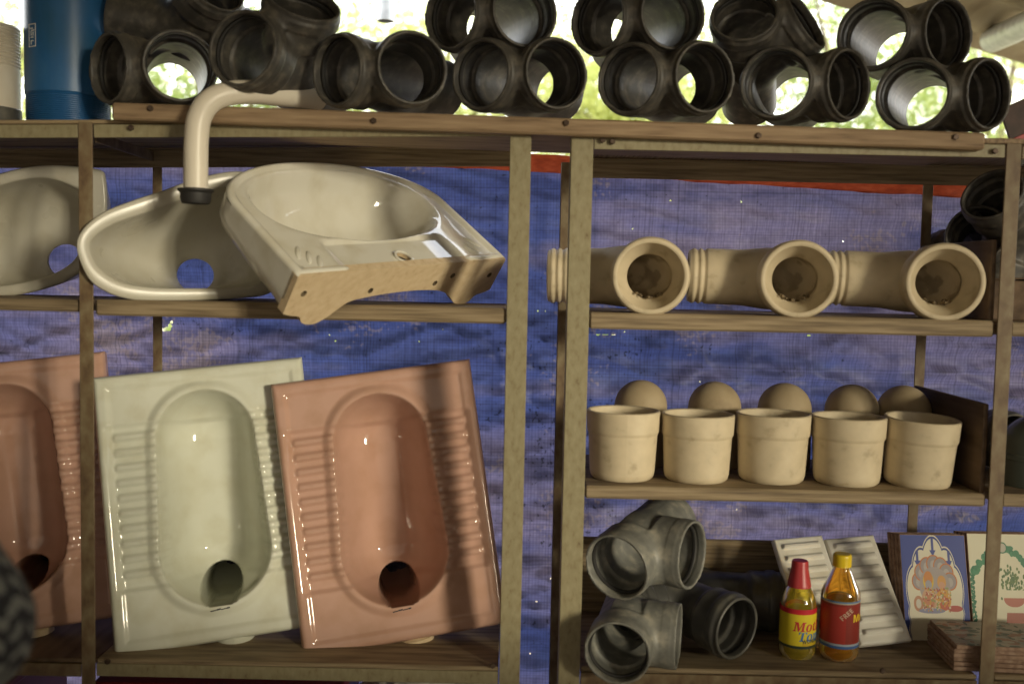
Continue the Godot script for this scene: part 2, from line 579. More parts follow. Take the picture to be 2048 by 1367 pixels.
func setting() -> void:
	var g := Shape.new()
	g.quad(Vector3(-60, 0, 60), Vector3(60, 0, 60), Vector3(60, 0, -60), Vector3(-60, 0, -60))
	structure("ground", g.mesh(), M.earth)
	# the shop's own lean-to roof, above the frame
	var roof := thing("shop_roof", "corrugated cement sheet roof over the shop, above the racks", "roof")
	var sheet := part("roof_sheet", corrugated(8.0, 4.3, 0.146, 0.024), M.asbestos, roof)
	sheet.transform = Transform3D(Basis(Vector3.RIGHT, 0.004), Vector3(-3.4, 2.60, -0.85))
	for k in 3:
		var z := -0.7 + k * 1.95
		part("purlin", box_mesh(Vector3(7.4, 0.07, 0.05), 0.004, Transform3D(Basis.IDENTITY, Vector3(0.3, 2.53 - 0.004 * (z + 0.85), z))), M.wood_dark, roof)
	for x in [-2.3, 0.75, 3.6]:
		part("roof_post", lathe_mesh([Vector2(0.0, 0), Vector2(0.05, 0), Vector2(0.045, 2.52), Vector2(0, 2.52)], 20, Transform3D(Basis.IDENTITY, Vector3(x, 0, 3.3))), M.bark, roof)
	var wall := thing("added_side_wall", "unseen plastered side wall added at the left end to block sky light", "wall")  # unseen wall, added to keep light off the left end
	part("wall_face", span(Vector3(-2.55, 0, -0.7), Vector3(-2.4, 2.46, 3.3), 0.01), M.plaster, wall)
	# neighbouring roof whose underside shows at the upper right corner
	var a := at(1600, -12, -1.2)
	var b := at(2075, 136, -2.4)
	var along := (b - a).normalized()
	var across := Vector3(along.z, 0, -along.x).normalized()
	if across.x < 0:
		across = -across
	var n2 := thing("neighbour_roof", "corrugated cement roof underside at the upper right, open to bright sky beyond", "roof")
	var back := (across + Vector3(0, 0.16, 0)).normalized()
	var up := back.cross(along).normalized()
	if up.y < 0:
		up = -up
	# ribs run along the eave so that the bands follow the edge, as in the picture
	var sh := part("roof_sheet", corrugated(2.6, 3.4, 0.2, 0.022), M.asbestos, n2)
	sh.transform = Transform3D(Basis(back, back.cross(along) * (1.0 if back.cross(along).y > 0 else -1.0), along), a - along * 0.7)
	if sh.transform.basis.determinant() < 0:
		sh.transform = Transform3D(Basis(back, up, -along), a + along * 2.7)
	var pa := at(1985, 80, -1.75)
	var pb := at(2110, 24, -1.25)
	var tb := Shape.new()
	tb.tube(PackedVector3Array([pa, pa.lerp(pb, 0.5), pb]), PackedFloat32Array([0.045, 0.045, 0.045]), 20)
	part("purlin", tb.mesh(), M.galvanised, n2)
	# unseen shops added across the lane to keep the low sky off the racks
	for q in [[-14.0, 4.0, "unseen dark shop front added across the lane on the left to block the low sky"], [7.65, 16.0, "unseen dark shop front added across the lane on the right to block the low sky"]]:
		var op := thing("added_shop", q[2], "building")
		part("wall", span(Vector3(q[0], 0, 6.6), Vector3(q[1], 4.4, 7.4), 0.02), M.plaster, op)
		part("roof", span(Vector3(q[0], 4.41, 6.2), Vector3(q[1], 4.55, 7.7), 0.02), M.asbestos, op)
		for k in 3:
			var x: float = q[0] + 0.9 + k * 2.6
			part("shutter", span(Vector3(x, 0.1, 6.52), Vector3(x + 2.0, 2.7, 6.595), 0.01), M.steel_brown, op)
	var rw := thing("added_side_wall", "unseen plastered side wall added at the right end to block sky light", "wall")  # second unseen wall, added to cut sky fill from the right
	part("wall_face", span(Vector3(4.4, 0, -0.7), Vector3(4.55, 2.46, 3.3), 0.01), M.plaster, rw)
	# unseen counter added below the frame so that its edge shades the lowest rails
	var ctr := thing("added_counter", "unseen wooden counter added in front of the racks to shade the lowest rails", "counter", "", Vector3(1.45, 0, 1.38))
	part("counter_top", span(Vector3(-1.25, 0.90, -0.2), Vector3(1.25, 0.94, 0.2), 0.006), M.wood_plank, ctr)
	part("front_panel", span(Vector3(-1.2, 0.06, 0.13), Vector3(1.2, 0.899, 0.15), 0.004), M.wood_dark, ctr)
	for q in [[-1.19, -0.17], [1.19, -0.17], [-1.19, 0.10], [1.19, 0.10]]:
		part("leg", span(Vector3(q[0] - 0.025, 0, q[1] - 0.025), Vector3(q[0] + 0.025, 0.899, q[1] + 0.025), 0.003), M.wood_dark, ctr)
	# bare pipe that hangs in the bright gap
	var p1 := at(771, 42, -1.3)
	var dp := thing("downpipe", "short pale metal pipe hanging down into the bright gap above the black fittings", "pipe", "", p1)
	var sp := Shape.new()
	sp.lathe([Vector2(0.024, 0.6), Vector2(0.024, 0.0), Vector2(0.028, 0.0), Vector2(0.028, 0.6)], 28, Transform3D(Basis(Vector3(0, 0, 1), -0.02), Vector3.ZERO))
	part("pipe_wall", sp.mesh(), M.galvanised, dp)


func leaf_cloud(count: int, centre: Vector3, radii: Vector3, size: float, clumps: int, r: RandomNumberGenerator) -> ArrayMesh:
	var s := Shape.new()
	var mids := []
	for k in clumps:
		var d := Vector3(r.randfn(), r.randfn(), r.randfn()).normalized() * pow(r.randf(), 0.45)
		mids.append(centre + d * radii)
	for k in count:
		var c: Vector3 = mids[r.randi() % clumps] + Vector3(r.randfn(), r.randfn() * 0.75, r.randfn()) * radii * 0.17
		var dir := Vector3(r.randfn(), r.randfn() - 0.35, r.randfn()).normalized()
		var nor := dir.cross(Vector3(r.randfn(), r.randfn(), r.randfn())).normalized()
		var w := dir.cross(nor) * size * r.randf_range(0.18, 0.34)
		var l := dir * size * r.randf_range(0.7, 1.3)
		var bend := nor * size * 0.12
		var base := s.v.size()
		s.v.append_array([c, c + l * 0.5 + w + bend, c + l, c + l * 0.5 - w + bend])
		for q in 4:
			s.n.append(nor)
			s.t.append(Vector2.ZERO)
		s.i.append_array([base, base + 2, base + 1, base, base + 3, base + 2])
	return s.mesh()


func background_trees() -> void:
	# [x, z, trunk height, crown radius, leaf material, label]
	var list := [
		[-4.6, -7.0, 2.2, 1.5, "leaf_light", "yellow green tree behind the blue casing pipe at the far left"],
		[-2.5, -6.2, 2.3, 1.35, "leaf_mid", "loose bright tree behind the gap between the blue pipe and the black fittings"],
		[-0.7, -7.6, 2.6, 1.6, "leaf_light", "sunlit tree with thin branches behind the hanging metal pipe"],
		[1.2, -6.6, 2.3, 1.4, "leaf_light", "pale green tree behind the middle of the black fitting pile"],
		[3.0, -7.4, 2.6, 1.6, "leaf_mid", "green tree behind the right half of the black fitting pile"],
		[5.0, -8.5, 2.8, 1.8, "leaf_light", "bright tree under the edge of the neighbouring roof at the far right"],
	]
	var r := RandomNumberGenerator.new()
	r.seed = 99
	for a in list:
		var t := thing("tree", a[5], "tree", "trees behind the shop", Vector3(a[0], 0, a[1]))
		var top := Vector3(r.randf_range(-0.2, 0.2), a[2] + a[3] * 0.9, r.randf_range(-0.2, 0.2))
		var tr := Shape.new()
		tr.tube(curve([Vector3(0, -0.1, 0), Vector3(0.08, a[2] * 0.5, 0.03), Vector3(-0.05, a[2] * 0.8, 0), top], 4), PackedFloat32Array([0.12, 0.11, 0.105, 0.1, 0.095, 0.09, 0.085, 0.08, 0.07, 0.055, 0.04, 0.03, 0.012]), 12)
		part("trunk", tr.mesh(), M.bark, t)
		for k in 7:
			var y0: float = a[2] * r.randf_range(0.6, 1.1)
			var an := r.randf() * TAU
			var e := Vector3(cos(an) * a[3] * 0.85, y0 + a[3] * r.randf_range(0.1, 0.8), sin(an) * a[3] * 0.85)
			var br := Shape.new()
			br.tube(curve([Vector3(0, y0, 0), e * Vector3(0.4, 0, 0.4) + Vector3(0, lerpf(y0, e.y, 0.6), 0), e], 4), PackedFloat32Array([0.04, 0.035, 0.03, 0.027, 0.024, 0.02, 0.015, 0.01, 0.005]), 8)
			part("limb", br.mesh(), M.bark, t)
		var crown := leaf_cloud(11000, Vector3(0, a[2] + a[3] * 0.25, 0), Vector3(a[3] * 1.15, a[3] * 1.05, a[3] * 0.35), 0.075, 60, r)
		part("crown", crown, M[a[4]], t)
	# an unseen tree added over the gap between the shops to block sky
	var st := thing("added_tree", "unseen dark tree added across the lane behind the viewer to block sky", "tree", "", Vector3(6.4, 0, 8.6))
	var tk := Shape.new()
	tk.tube(curve([Vector3(0, -0.1, 0), Vector3(0.1, 1.5, 0.05), Vector3(-0.1, 3.0, 0), Vector3(-0.6, 4.6, -0.2)], 4), PackedFloat32Array([0.2, 0.19, 0.18, 0.17, 0.165, 0.16, 0.15, 0.14, 0.13, 0.11, 0.09, 0.07, 0.04]), 12)
	part("trunk", tk.mesh(), M.bark, st)
	part("crown", leaf_cloud(12000, Vector3(-0.7, 5.0, -0.6), Vector3(2.7, 1.25, 1.0), 0.16, 120, r), M.leaf_dark, st)
	# low growth behind the tarpaulin
	var hedge := leaf_cloud(9000, Vector3(0, 0.8, -5.6), Vector3(5.5, 1.0, 0.8), 0.11, 160, r)
	var h := solo("undergrowth", hedge, M.leaf_mid, "tangled green undergrowth behind the tarpaulin", "undergrowth")
	h.set_meta("kind", "stuff")


# ---------------------------------------------------------------- tarpaulin
func tarp_top(x: float) -> float:
	# height of the upper edge
	return lerpf(1.844, 1.763, clampf((x + 0.95) / 2.1, -0.3, 1.2))


func tarpaulin() -> void:
	var x0 := -1.75
	var x1 := 1.75
	var w := 1792
	var h := 832
	var n1 := FastNoiseLite.new()
	n1.seed = 4
	n1.frequency = 0.004
	n1.fractal_octaves = 5
	var n2 := FastNoiseLite.new()
	n2.seed = 9
	n2.frequency = 0.02
	n2.fractal_octaves = 4
	var n3 := FastNoiseLite.new()
	n3.seed = 15
	n3.frequency = 0.12
	n3.fractal_octaves = 2
	var warp := PackedFloat32Array()
	warp.resize(w)
	var weft := PackedFloat32Array()
	weft.resize(h)
	var r := RandomNumberGenerator.new()
	r.seed = 5
	for x in w:
		warp[x] = (0.84 if x % 4 == 0 else 1.03) * (r.randf_range(0.68, 0.88) if r.randf() < 0.14 else r.randf_range(0.92, 1.08))
	for y in h:
		weft[y] = (0.86 if y % 4 == 0 else 1.03) * (r.randf_range(0.72, 0.9) if r.randf() < 0.12 else r.randf_range(0.93, 1.07))
	var blue := Vector3(0.046, 0.062, 0.182)
	var deep := Vector3(0.023, 0.029, 0.10)
	var mauve := Vector3(0.148, 0.126, 0.215)
	var tan_ := Vector3(0.26, 0.19, 0.12)
	var data := PackedByteArray()
	data.resize(w * h * 4)
	var o := 0
	for y in h:
		var fy := float(y) / h
		for x in w:
			var a := n1.get_noise_2d(x * 0.45, y * 2.6)
			var b := n2.get_noise_2d(x * 0.7, y * 2.2 + 300.0)
			var c := n3.get_noise_2d(x, y)
			var d := n1.get_noise_2d(x * 1.5 + 900.0, y * 1.5)
			# sun-bleached and worn patches of the weave
			var wear := n1.get_noise_2d(x * 0.30 + 2000.0, y * 0.8 + 700.0)
			var faded := clampf(0.54 + wear * 1.5 + a * 0.8 + d * 0.45, 0.0, 1.0)
			var col := blue.lerp(mauve, faded)
			col = col.lerp(deep, clampf((-a * 1.1 + b * 0.7 - 0.12) * 1.1, 0.0, 0.45))
			col = col.lerp(tan_, clampf((c * 0.5 + d * 1.3 + b * 0.5 - 0.56) * 2.0, 0.0, 0.30))
			var k := warp[x] * weft[y] * (1.0 + 0.16 * c)
			# mould specks, thick on a patch near the posts and sparse elsewhere
			var px := float(x) - w * 0.535
			var patch := exp(-(px * px) / 9000.0 - pow((fy - 0.46) / 0.16, 2.0)) * 0.34
			if c + b * 0.4 + a * 0.3 < -0.84 + patch:
				k *= 0.35
			col *= k
			data[o] = int(clampf(pow(col.x, 0.4545) * 255.0, 0, 255))
			data[o + 1] = int(clampf(pow(col.y, 0.4545) * 255.0, 0, 255))
			data[o + 2] = int(clampf(pow(col.z, 0.4545) * 255.0, 0, 255))
			data[o + 3] = 255
			o += 4
	# pinholes and one rip
	var hole := func(p: Vector3, rx: float, ry: float) -> void:
		var cx := (p.x - x0) / (x1 - x0) * w
		var cy := (1.86 - p.y) / 1.66 * h
		for yy in range(int(cy - ry), int(cy + ry) + 1):
			for xx in range(int(cx - rx), int(cx + rx) + 1):
				if xx >= 0 and xx < w and yy >= 0 and yy < h and pow((xx - cx) / rx, 2) + pow((yy - cy) / ry, 2) <= 1.0:
					data[(yy * w + xx) * 4 + 3] = 0
	for q in [[330, 658, 3, 2], [337, 656, 4, 2.6], [342, 650, 2.5, 2.5], [346, 643, 2, 2], [325, 655, 2, 1.2], [672, 680, 1.1, 1.1], [660, 668, 1, 1], [838, 681, 1, 1], [886, 657, 1, 1], [1195, 668, 3, 0.8], [1210, 668, 4, 0.9], [1226, 668, 2.4, 0.8], [1248, 662, 1, 1], [1615, 669, 2, 1.4], [1338, 401, 1.2, 1], [1480, 403, 1.1, 1.4], [1470, 1015, 1.2, 1], [1207, 1063, 1.2, 1], [1072, 1200, 1.2, 1.2], [1100, 1150, 1, 1], [1060, 1305, 1, 1], [440, 1105, 1, 1], [1396, 760, 1, 1], [40, 722, 1.6, 1], [1265, 457, 1, 1], [1090, 621, 1, 1], [1075, 621, 1, 1], [1685, 482, 1, 1]]:
		hole.call(at(q[0], q[1], TARP_Z), q[2], q[3])
	var im := Image.create_from_data(w, h, false, Image.FORMAT_RGBA8, data)
	var m := StandardMaterial3D.new()
	m.resource_name = "tarp_weave"
	m.albedo_texture = ImageTexture.create_from_image(im)
	m.roughness = 0.5
	m.transparency = BaseMaterial3D.TRANSPARENCY_ALPHA_SCISSOR
	m.alpha_scissor_threshold = 0.5
	m.backlight_enabled = true
	m.backlight = Color(1.0, 1.0, 1.0)
	m.cull_mode = BaseMaterial3D.CULL_DISABLED
	var cr := FastNoiseLite.new()
	cr.seed = 44
	cr.frequency = 1.0
	cr.fractal_octaves = 3
	var fold := func(x: float, y: float) -> float:
		var big := cr.get_noise_2d(x * 0.9, y * 3.0) * 0.016
		var rid := 1.0 - absf(cr.get_noise_2d(x * 1.4 + 30.0, y * 7.0 + x * 1.5))
		var rid2 := 1.0 - absf(cr.get_noise_2d(x * 2.6 - y * 1.2 + 70.0, y * 9.0 - x * 2.0))
		var low := smoothstep(1.55, 1.35, y)
		return TARP_Z + big + pow(rid, 5.0) * 0.015 + pow(rid2, 7.0) * (0.006 + 0.013 * low) + cr.get_noise_2d(x * 9.0, y * 14.0 + 50.0) * 0.005
	var s := Shape.new()
	var p := PackedVector3Array()
	var uv := PackedVector2Array()
	var nu := 300
	var nv := 170
	for b in nv + 1:
		for a in nu + 1:
			var x := lerpf(x0, x1, float(a) / nu)
			var y := lerpf(tarp_top(x) - 0.040, 0.2, float(b) / nv)
			p.append(Vector3(x, y, fold.call(x, y)))
			uv.append(Vector2((x - x0) / (x1 - x0), (1.86 - y) / 1.66))
	s.grid(p, nu + 1, nv + 1, false, false, null, uv)
	var t := thing("tarpaulin", "worn blue woven tarpaulin hung behind the racks, orange hem along its top", "tarpaulin")
	part("tarp_sheet", s.mesh(), m, t)
	var hm := Shape.new()
	p = PackedVector3Array()
	for b in 9:
		for a in nu + 1:
			var x := lerpf(x0, x1, float(a) / nu)
			var f := float(b) / 8.0
			var low := 0.043 + 0.004 * cr.get_noise_2d(x * 5.0, 3.0)
			p.append(Vector3(x, tarp_top(x) - low * f + cr.get_noise_2d(x * 3.0, 8.0) * 0.003, fold.call(x, tarp_top(x) - 0.04) + 0.004 + 0.004 * sin(f * PI) + cr.get_noise_2d(x * 12.0, f * 3.0) * 0.003))
	hm.grid(p, nu + 1, 9)
	var om := textured("orange_tarp", noise_tex(71, 0.02, [[0.0, lin(0.30, 0.045, 0.018)], [0.5, lin(0.46, 0.075, 0.028)], [1.0, lin(0.58, 0.12, 0.05)]], 5, 256), Vector3(4, 10, 4), 0.5)
	om.backlight_enabled = true
	om.backlight = Color(0.6, 0.6, 0.6)
	om.cull_mode = BaseMaterial3D.CULL_DISABLED
	part("hem", hm.mesh(), om, t)


# ---------------------------------------------------------------- racks
func angle_post(x: float, width: float, side: float, z: float, y1: float, depth: float, back := false) -> ArrayMesh:
	# L section: a face towards the front and a leg that runs back
	var s := Shape.new()
	var th := 0.004
	var zz := z if not back else z - th
	s.box(Transform3D(Basis.IDENTITY, Vector3(x, y1 * 0.5, zz - th * 0.5)), Vector3(width, y1, th), 0.001)
	s.box(Transform3D(Basis.IDENTITY, Vector3(x + side * (width * 0.5 - th * 0.5), y1 * 0.5, zz - th - depth * 0.5)), Vector3(th, y1, depth), 0.001)
	return s.mesh()


func rail(xa: float, xb: float, y: float, height: float, z: float, flange := -0.03) -> ArrayMesh:
	var s := Shape.new()
	s.box(Transform3D(Basis.IDENTITY, Vector3((xa + xb) * 0.5, y, z - 0.002)), Vector3(xb - xa, height, 0.004), 0.001)
	s.box(Transform3D(Basis.IDENTITY, Vector3((xa + xb) * 0.5, y + height * 0.5 - 0.0025, z - 0.004 + flange * 0.5)), Vector3(xb - xa - 0.002, 0.004, absf(flange)), 0.001)
	return s.mesh()


func lean(o: Node3D, centre: Vector3, slope: float) -> void:
	var b := Basis(Vector3(0, 0, 1), slope)
	o.transform = Transform3D(b, centre - b * centre)


func bolt(parent: Node3D, p: Vector3) -> void:
	part("bolt", lathe_mesh([Vector2(0, 0), Vector2(0.0062, 0), Vector2(0.0062, 0.0035), Vector2(0.005, 0.005), Vector2(0, 0.005)], 6, Transform3D(Basis(Vector3.RIGHT, PI / 2), p)), M.bolt, parent)


func racks() -> void:
	var a := thing("steel_rack", "left steel angle rack that carries the basins and squatting pans", "rack")
	part("post", angle_post(-0.858, 0.028, -1.0, 0.0, 1.794, 0.03), M.steel_brown, a)
	part("post", angle_post(0.009, 0.042, 1.0, 0.002, 1.822, 0.035), M.steel, a)
	part("post", angle_post(-1.72, 0.03, -1.0, 0.0, 1.80, 0.03), M.steel_brown, a)
	for x in [-1.72, -0.852, 0.018]:
		part("back_post", angle_post(x, 0.022, -1.0, Z_BACK, 1.80, 0.024, true), M.steel_brown, a)
	# the top of this rack climbs a little to the right
	var hub := Vector3(-0.43, 1.787, 0)
	for q in [part("rail", rail(-0.842, -0.014, 1.787, 0.026, -0.002), M.steel, a), part("rail", rail(-1.70, -0.874, 1.787, 0.026, -0.002), M.steel, a), part("rail", rail(-1.70, 0.0, 1.776, 0.045, Z_BACK + 0.03, 0.02), M.wood, a), part("shelf_board", span(Vector3(-1.72, 1.8015, -0.40), Vector3(-0.012, 1.8095, -0.003), 0.002), M.wood_lengthwise, a)]:
		lean(q, hub, 0.024)
	part("rail", rail(-0.84, 0.0, 1.426, 0.024, Z_BACK + 0.03, 0.02), M.steel_brown, a)
	part("shelf_board", span(Vector3(-0.842, 1.410, -0.375), Vector3(-0.013, 1.442, -0.006), 0.004), M.wood, a)
	part("shelf_board", span(Vector3(-1.70, 1.416, -0.375), Vector3(-0.875, 1.440, -0.008), 0.004), M.wood, a)
	part("shelf_board", span(Vector3(-0.84, 0.6945, -0.38), Vector3(-0.014, 0.7045, -0.001), 0.002), M.wood, a)
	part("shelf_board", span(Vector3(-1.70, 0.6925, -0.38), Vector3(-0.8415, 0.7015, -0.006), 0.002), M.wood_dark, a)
	part("rail", rail(-0.842, -0.014, 0.6805, 0.027, -0.002), M.steel, a)
	part("rail", rail(-1.70, -0.874, 0.678, 0.027, -0.002), M.steel_brown, a)
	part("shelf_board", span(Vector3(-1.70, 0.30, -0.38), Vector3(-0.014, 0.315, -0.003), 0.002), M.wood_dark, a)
	for q in [[995, 262], [262, 255], [985, 1330], [215, 1322]]:
		bolt(a, at(q[0], q[1], 0.003))
	for x in [-0.85, -1.71]:
		part("side_tie", span(Vector3(x - 0.002, 1.758, -0.37), Vector3(x + 0.002, 1.780, -0.03), 0.001), M.steel_brown, a)

	var b := thing("steel_rack", "right steel angle rack that carries stoneware, pots and bottles", "rack")
	part("post", angle_post(0.1315, 0.044, -1.0, 0.004, 1.797, 0.04), M.steel, b)
	part("post", angle_post(0.989, 0.030, 1.0, 0.004, 1.79, 0.03), M.steel_brown, b)
	part("post", angle_post(1.86, 0.03, 1.0, 0.004, 1.79, 0.03), M.steel_brown, b)
	for x in [0.121, 0.982, 1.86]:
		part("back_post", angle_post(x, 0.024, -1.0 if x < 0.5 else 1.0, Z_BACK, 1.78, 0.024, true), M.steel_brown, b)
	part("rail", rail(0.155, 0.972, 1.7745, 0.026, 0.002), M.steel, b)
	part("rail", rail(1.006, 1.84, 1.772, 0.026, 0.002), M.steel_brown, b)
	part("shelf_board", span(Vector3(0.142, 1.789, -0.40), Vector3(1.86, 1.800, 0.001), 0.002), M.wood_across, b)
	part("rail", rail(0.145, 1.84, 1.765, 0.046, Z_BACK + 0.02, 0.015), M.wood, b)
	part("shelf_board", span(Vector3(0.155, 1.404, -0.375), Vector3(0.972, 1.437, -0.004), 0.004), M.wood, b)
	part("shelf_board", span(Vector3(1.006, 1.406, -0.375), Vector3(1.84, 1.434, -0.006), 0.004), M.wood, b)
	part("shelf_board", span(Vector3(0.155, 1.058, -0.375), Vector3(0.972, 1.084, -0.003), 0.004), M.wood, b)
	part("shelf_board", span(Vector3(1.006, 1.058, -0.375), Vector3(1.84, 1.084, -0.005), 0.004), M.wood, b)
	part("shelf_board", span(Vector3(0.155, 0.697, -0.38), Vector3(0.972, 0.708, -0.002), 0.003), M.wood, b)
	part("shelf_board", span(Vector3(1.006, 0.697, -0.38), Vector3(1.84, 0.708, -0.002), 0.003), M.wood, b)
	part("rail", rail(0.155, 0.972, 0.6825, 0.028, 0.0), M.steel_brown, b)
	part("rail", rail(1.006, 1.84, 0.6825, 0.028, 0.0), M.steel_brown, b)
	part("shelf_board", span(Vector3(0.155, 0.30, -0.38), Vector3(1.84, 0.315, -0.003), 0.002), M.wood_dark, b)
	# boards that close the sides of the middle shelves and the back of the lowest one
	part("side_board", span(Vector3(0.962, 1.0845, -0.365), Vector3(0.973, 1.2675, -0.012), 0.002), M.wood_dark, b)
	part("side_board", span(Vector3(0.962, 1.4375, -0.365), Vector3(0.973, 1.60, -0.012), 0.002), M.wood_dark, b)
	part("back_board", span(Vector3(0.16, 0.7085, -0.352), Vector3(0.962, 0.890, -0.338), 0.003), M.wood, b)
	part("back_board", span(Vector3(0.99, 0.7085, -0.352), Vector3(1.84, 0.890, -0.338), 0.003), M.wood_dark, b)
	for q in [[1205, 280], [1225, 283], [1990, 302], [1765, 1340]]:
		bolt(b, at(q[0], q[1], 0.006))

	var pl := thing("timber_plank", "long rough timber plank across both rack tops under the black fittings", "plank")
	var l := at(222, 220, 0.03)
	var rr := at(1972, 281, 0.03)
	var mid := (l + rr) * 0.5
	var d := (rr - l)
	var s := Shape.new()
	s.box(Transform3D(Basis(Vector3(0, 0, 1), atan2(d.y, d.x)), Vector3(mid.x, mid.y - 0.001, -0.11)), Vector3(d.length(), 0.033, 0.28), 0.004)
	part("plank_body", s.mesh(), M.wood_plank, pl)
	for q in [0.045, 0.30, 0.52, 0.74, 0.965]:
		bolt(pl, l.lerp(rr, q) + Vector3(0, 0.006 * sin(q * 40.0), 0.0005))
	# short packing strip that lifts the plank
	part("packing_strip", span(Vector3(-0.30, 1.8125, -0.3), Vector3(-0.05, 1.8165, -0.02), 0.0005), M.wood_dark, pl)


# ---------------------------------------------------------------- squatting pans
# a plate w x h in x-y whose front is raised or sunk by field(x, y); edges rounded and turned back by thick
func relief(w: float, h: float, nx: int, ny: int, field: Callable, thick: float) -> ArrayMesh:
	var s := Shape.new()
	var p := PackedVector3Array()
	var back := PackedVector3Array()
	for b in ny + 1:
		for a in nx + 1:
			# samples crowd towards the edges so that the rounding is smooth
			var x := w * a / nx
			var y := h * b / ny
			var z: float = field.call(x, y)
			p.append(Vector3(x, y, z))
	s.grid(p, nx + 1, ny + 1, false, true)
	var cnx := nx / 2
	var cny := ny / 2
	for b in cny + 1:
		for a in cnx + 1:
			var x := w * a / cnx
			var y := h * b / cny
			var e := minf(minf(x, w - x), minf(y, h - y))
			back.append(Vector3(x, y, minf(-0.012, field.call(x, y) - 0.012) if e > 0.02 else -thick))
	s.grid(back, cnx + 1, cny + 1, false, false)
	var edge := PackedVector3Array()
	var ring := []
	for a in nx + 1:
		ring.append(Vector2i(a, 0))
	for b in range(1, ny + 1):
		ring.append(Vector2i(nx, b))
	for a in range(nx - 1, -1, -1):
		ring.append(Vector2i(a, ny))
	for b in range(ny - 1, 0, -1):
		ring.append(Vector2i(0, b))
	for k in 2:
		for q in ring:
			var v := p[q.y * (nx + 1) + q.x]
			edge.append(v if k == 0 else Vector3(v.x, v.y, -thick))
	s.grid(edge, ring.size(), 2, true, false)
	return s.mesh()


func pan_field(x: float, y: float, w: float, h: float) -> float:
	var e := minf(minf(x, w - x), minf(y, h - y))
	var z := 0.0
	var rad := 0.013
	if e < rad:
		z -= rad - sqrt(maxf(rad * rad - (rad - e) * (rad - e), 0.0))
	# border: the field inside lies a little lower
	z -= 0.0045 * smoothstep(0.022, 0.034, e)
	var t := 1.0 - y / h
	var xs := minf(x, w - x)
	# foot rests: sunk panels with ten rounded bars on each side
	var panel := smoothstep(0.178, 0.198, t) * (1.0 - smoothstep(0.765, 0.785, t)) * smoothstep(0.012, 0.03, xs)
	z -= 0.0075 * panel
	var k := (t - 0.205) / 0.0545
	if k > 0.0 and k < 10.0:
		var f := k - floorf(k)
		var bar := smoothstep(0.10, 0.32, f) * (1.0 - smoothstep(0.58, 0.74, f))
		var inx := smoothstep(0.025, 0.037, xs) * (1.0 - smoothstep(0.116, 0.126, xs))
		z += 0.0072 * bar * inx
	# bowl: a long pear outline
	var c1 := h * (1.0 - 0.262)
	var c2 := h * (1.0 - 0.672)
	var r1 := 0.098
	var r2 := 0.111
	var yy := clampf(y, c2, c1)
	var rr := lerpf(r2, r1, (yy - c2) / (c1 - c2))
	var d := Vector2(x - w * 0.5, y - yy).length() - rr
	z += 0.0085 * smoothstep(0.030, 0.010, d) * smoothstep(-0.012, 0.004, d)
	if d < 0.004:
		var q := clampf((0.004 - d) / rr, 0.0, 1.0)
		var depth := lerpf(0.158, 0.105, clampf((y - c2) / (c1 - c2), 0.0, 1.0))
		z -= depth * (1.0 - pow(1.0 - q, 3.0)) * smoothstep(0.0, 0.05, q)
		var dh := Vector2(x - w * 0.5, y - h * 0.19).length()
		z -= 0.19 * smoothstep(0.044, 0.035, dh)
	return z


func squat_pans() -> void:
	var w := 0.437
	var h := 0.582
	var f := func(x: float, y: float) -> float: return pan_field(x, y, w, h)
	var body := relief(w, h, 146, 194, f, 0.034)
	var list := [
		["green_glaze", Vector3(-0.815, 0.703, -0.038), Vector3(-0.197, 0.216, 0.106), "pale green glazed squatting pan leaning on the lowest shelf"],
		["pink_glaze", Vector3(-0.428, 0.694, -0.078), Vector3(-0.197, 0.150, 0.138), "salmon pink glazed squatting pan standing right of the green one"],
		["pink_glaze", Vector3(-1.268, 0.703, -0.06), Vector3(-0.215, 0.19, 0.118), "shaded pink squatting pan behind the left rack post"],
	]
	for a in list:
		var t := thing("squatting_pan", a[3], "squatting pan", "squatting pans on the lowest shelf", a[1])
		t.basis = Basis(Vector3.UP, a[2].y) * Basis(Vector3.RIGHT, a[2].x) * Basis(Vector3(0, 0, 1), a[2].z) * Basis().scaled(Vector3.ONE * 1.022)
		t.position += t.basis * Vector3(-0.006, -0.012, 0)
		part("pan_body", body, M[a[0]], t)
		part("outlet", lathe_mesh([Vector2(0.030, 0.010), Vector2(0.030, -0.036), Vector2(0.033, -0.040), Vector2(0.037, -0.036), Vector2(0.037, -0.012), Vector2(0.041, -0.008), Vector2(0.041, 0.004), Vector2(0.030, 0.010)], 32, Transform3D(Basis(Vector3.RIGHT, 0.16), Vector3(w * 0.545, 0.004 if a[0] == "green_glaze" else -0.002, -0.046))), M[a[0]] if a[0] == "green_glaze" else M.raw_clay, t)
		# small fired-on maker's mark below the bowl
		var mk := Shape.new()
		for q in [[-0.016, 0.0, 0.011, 0.0022], [-0.005, 0.0015, 0.010, 0.003], [0.006, 0.001, 0.012, 0.002], [0.015, 0.002, 0.006, 0.0032]]:
			mk.box(Transform3D(Basis(Vector3(0, 0, 1), 0.1), Vector3(w * 0.5 + q[0], 0.066 + q[1], f.call(w * 0.5, 0.066) + 0.0004)), Vector3(q[2], q[3], 0.0012), 0.0002)
		part("maker_mark", mk.mesh(), M.print_black, t)


# ---------------------------------------------------------------- wash basin
const BW := 0.611
const BD := 0.396
const BS := 0.238


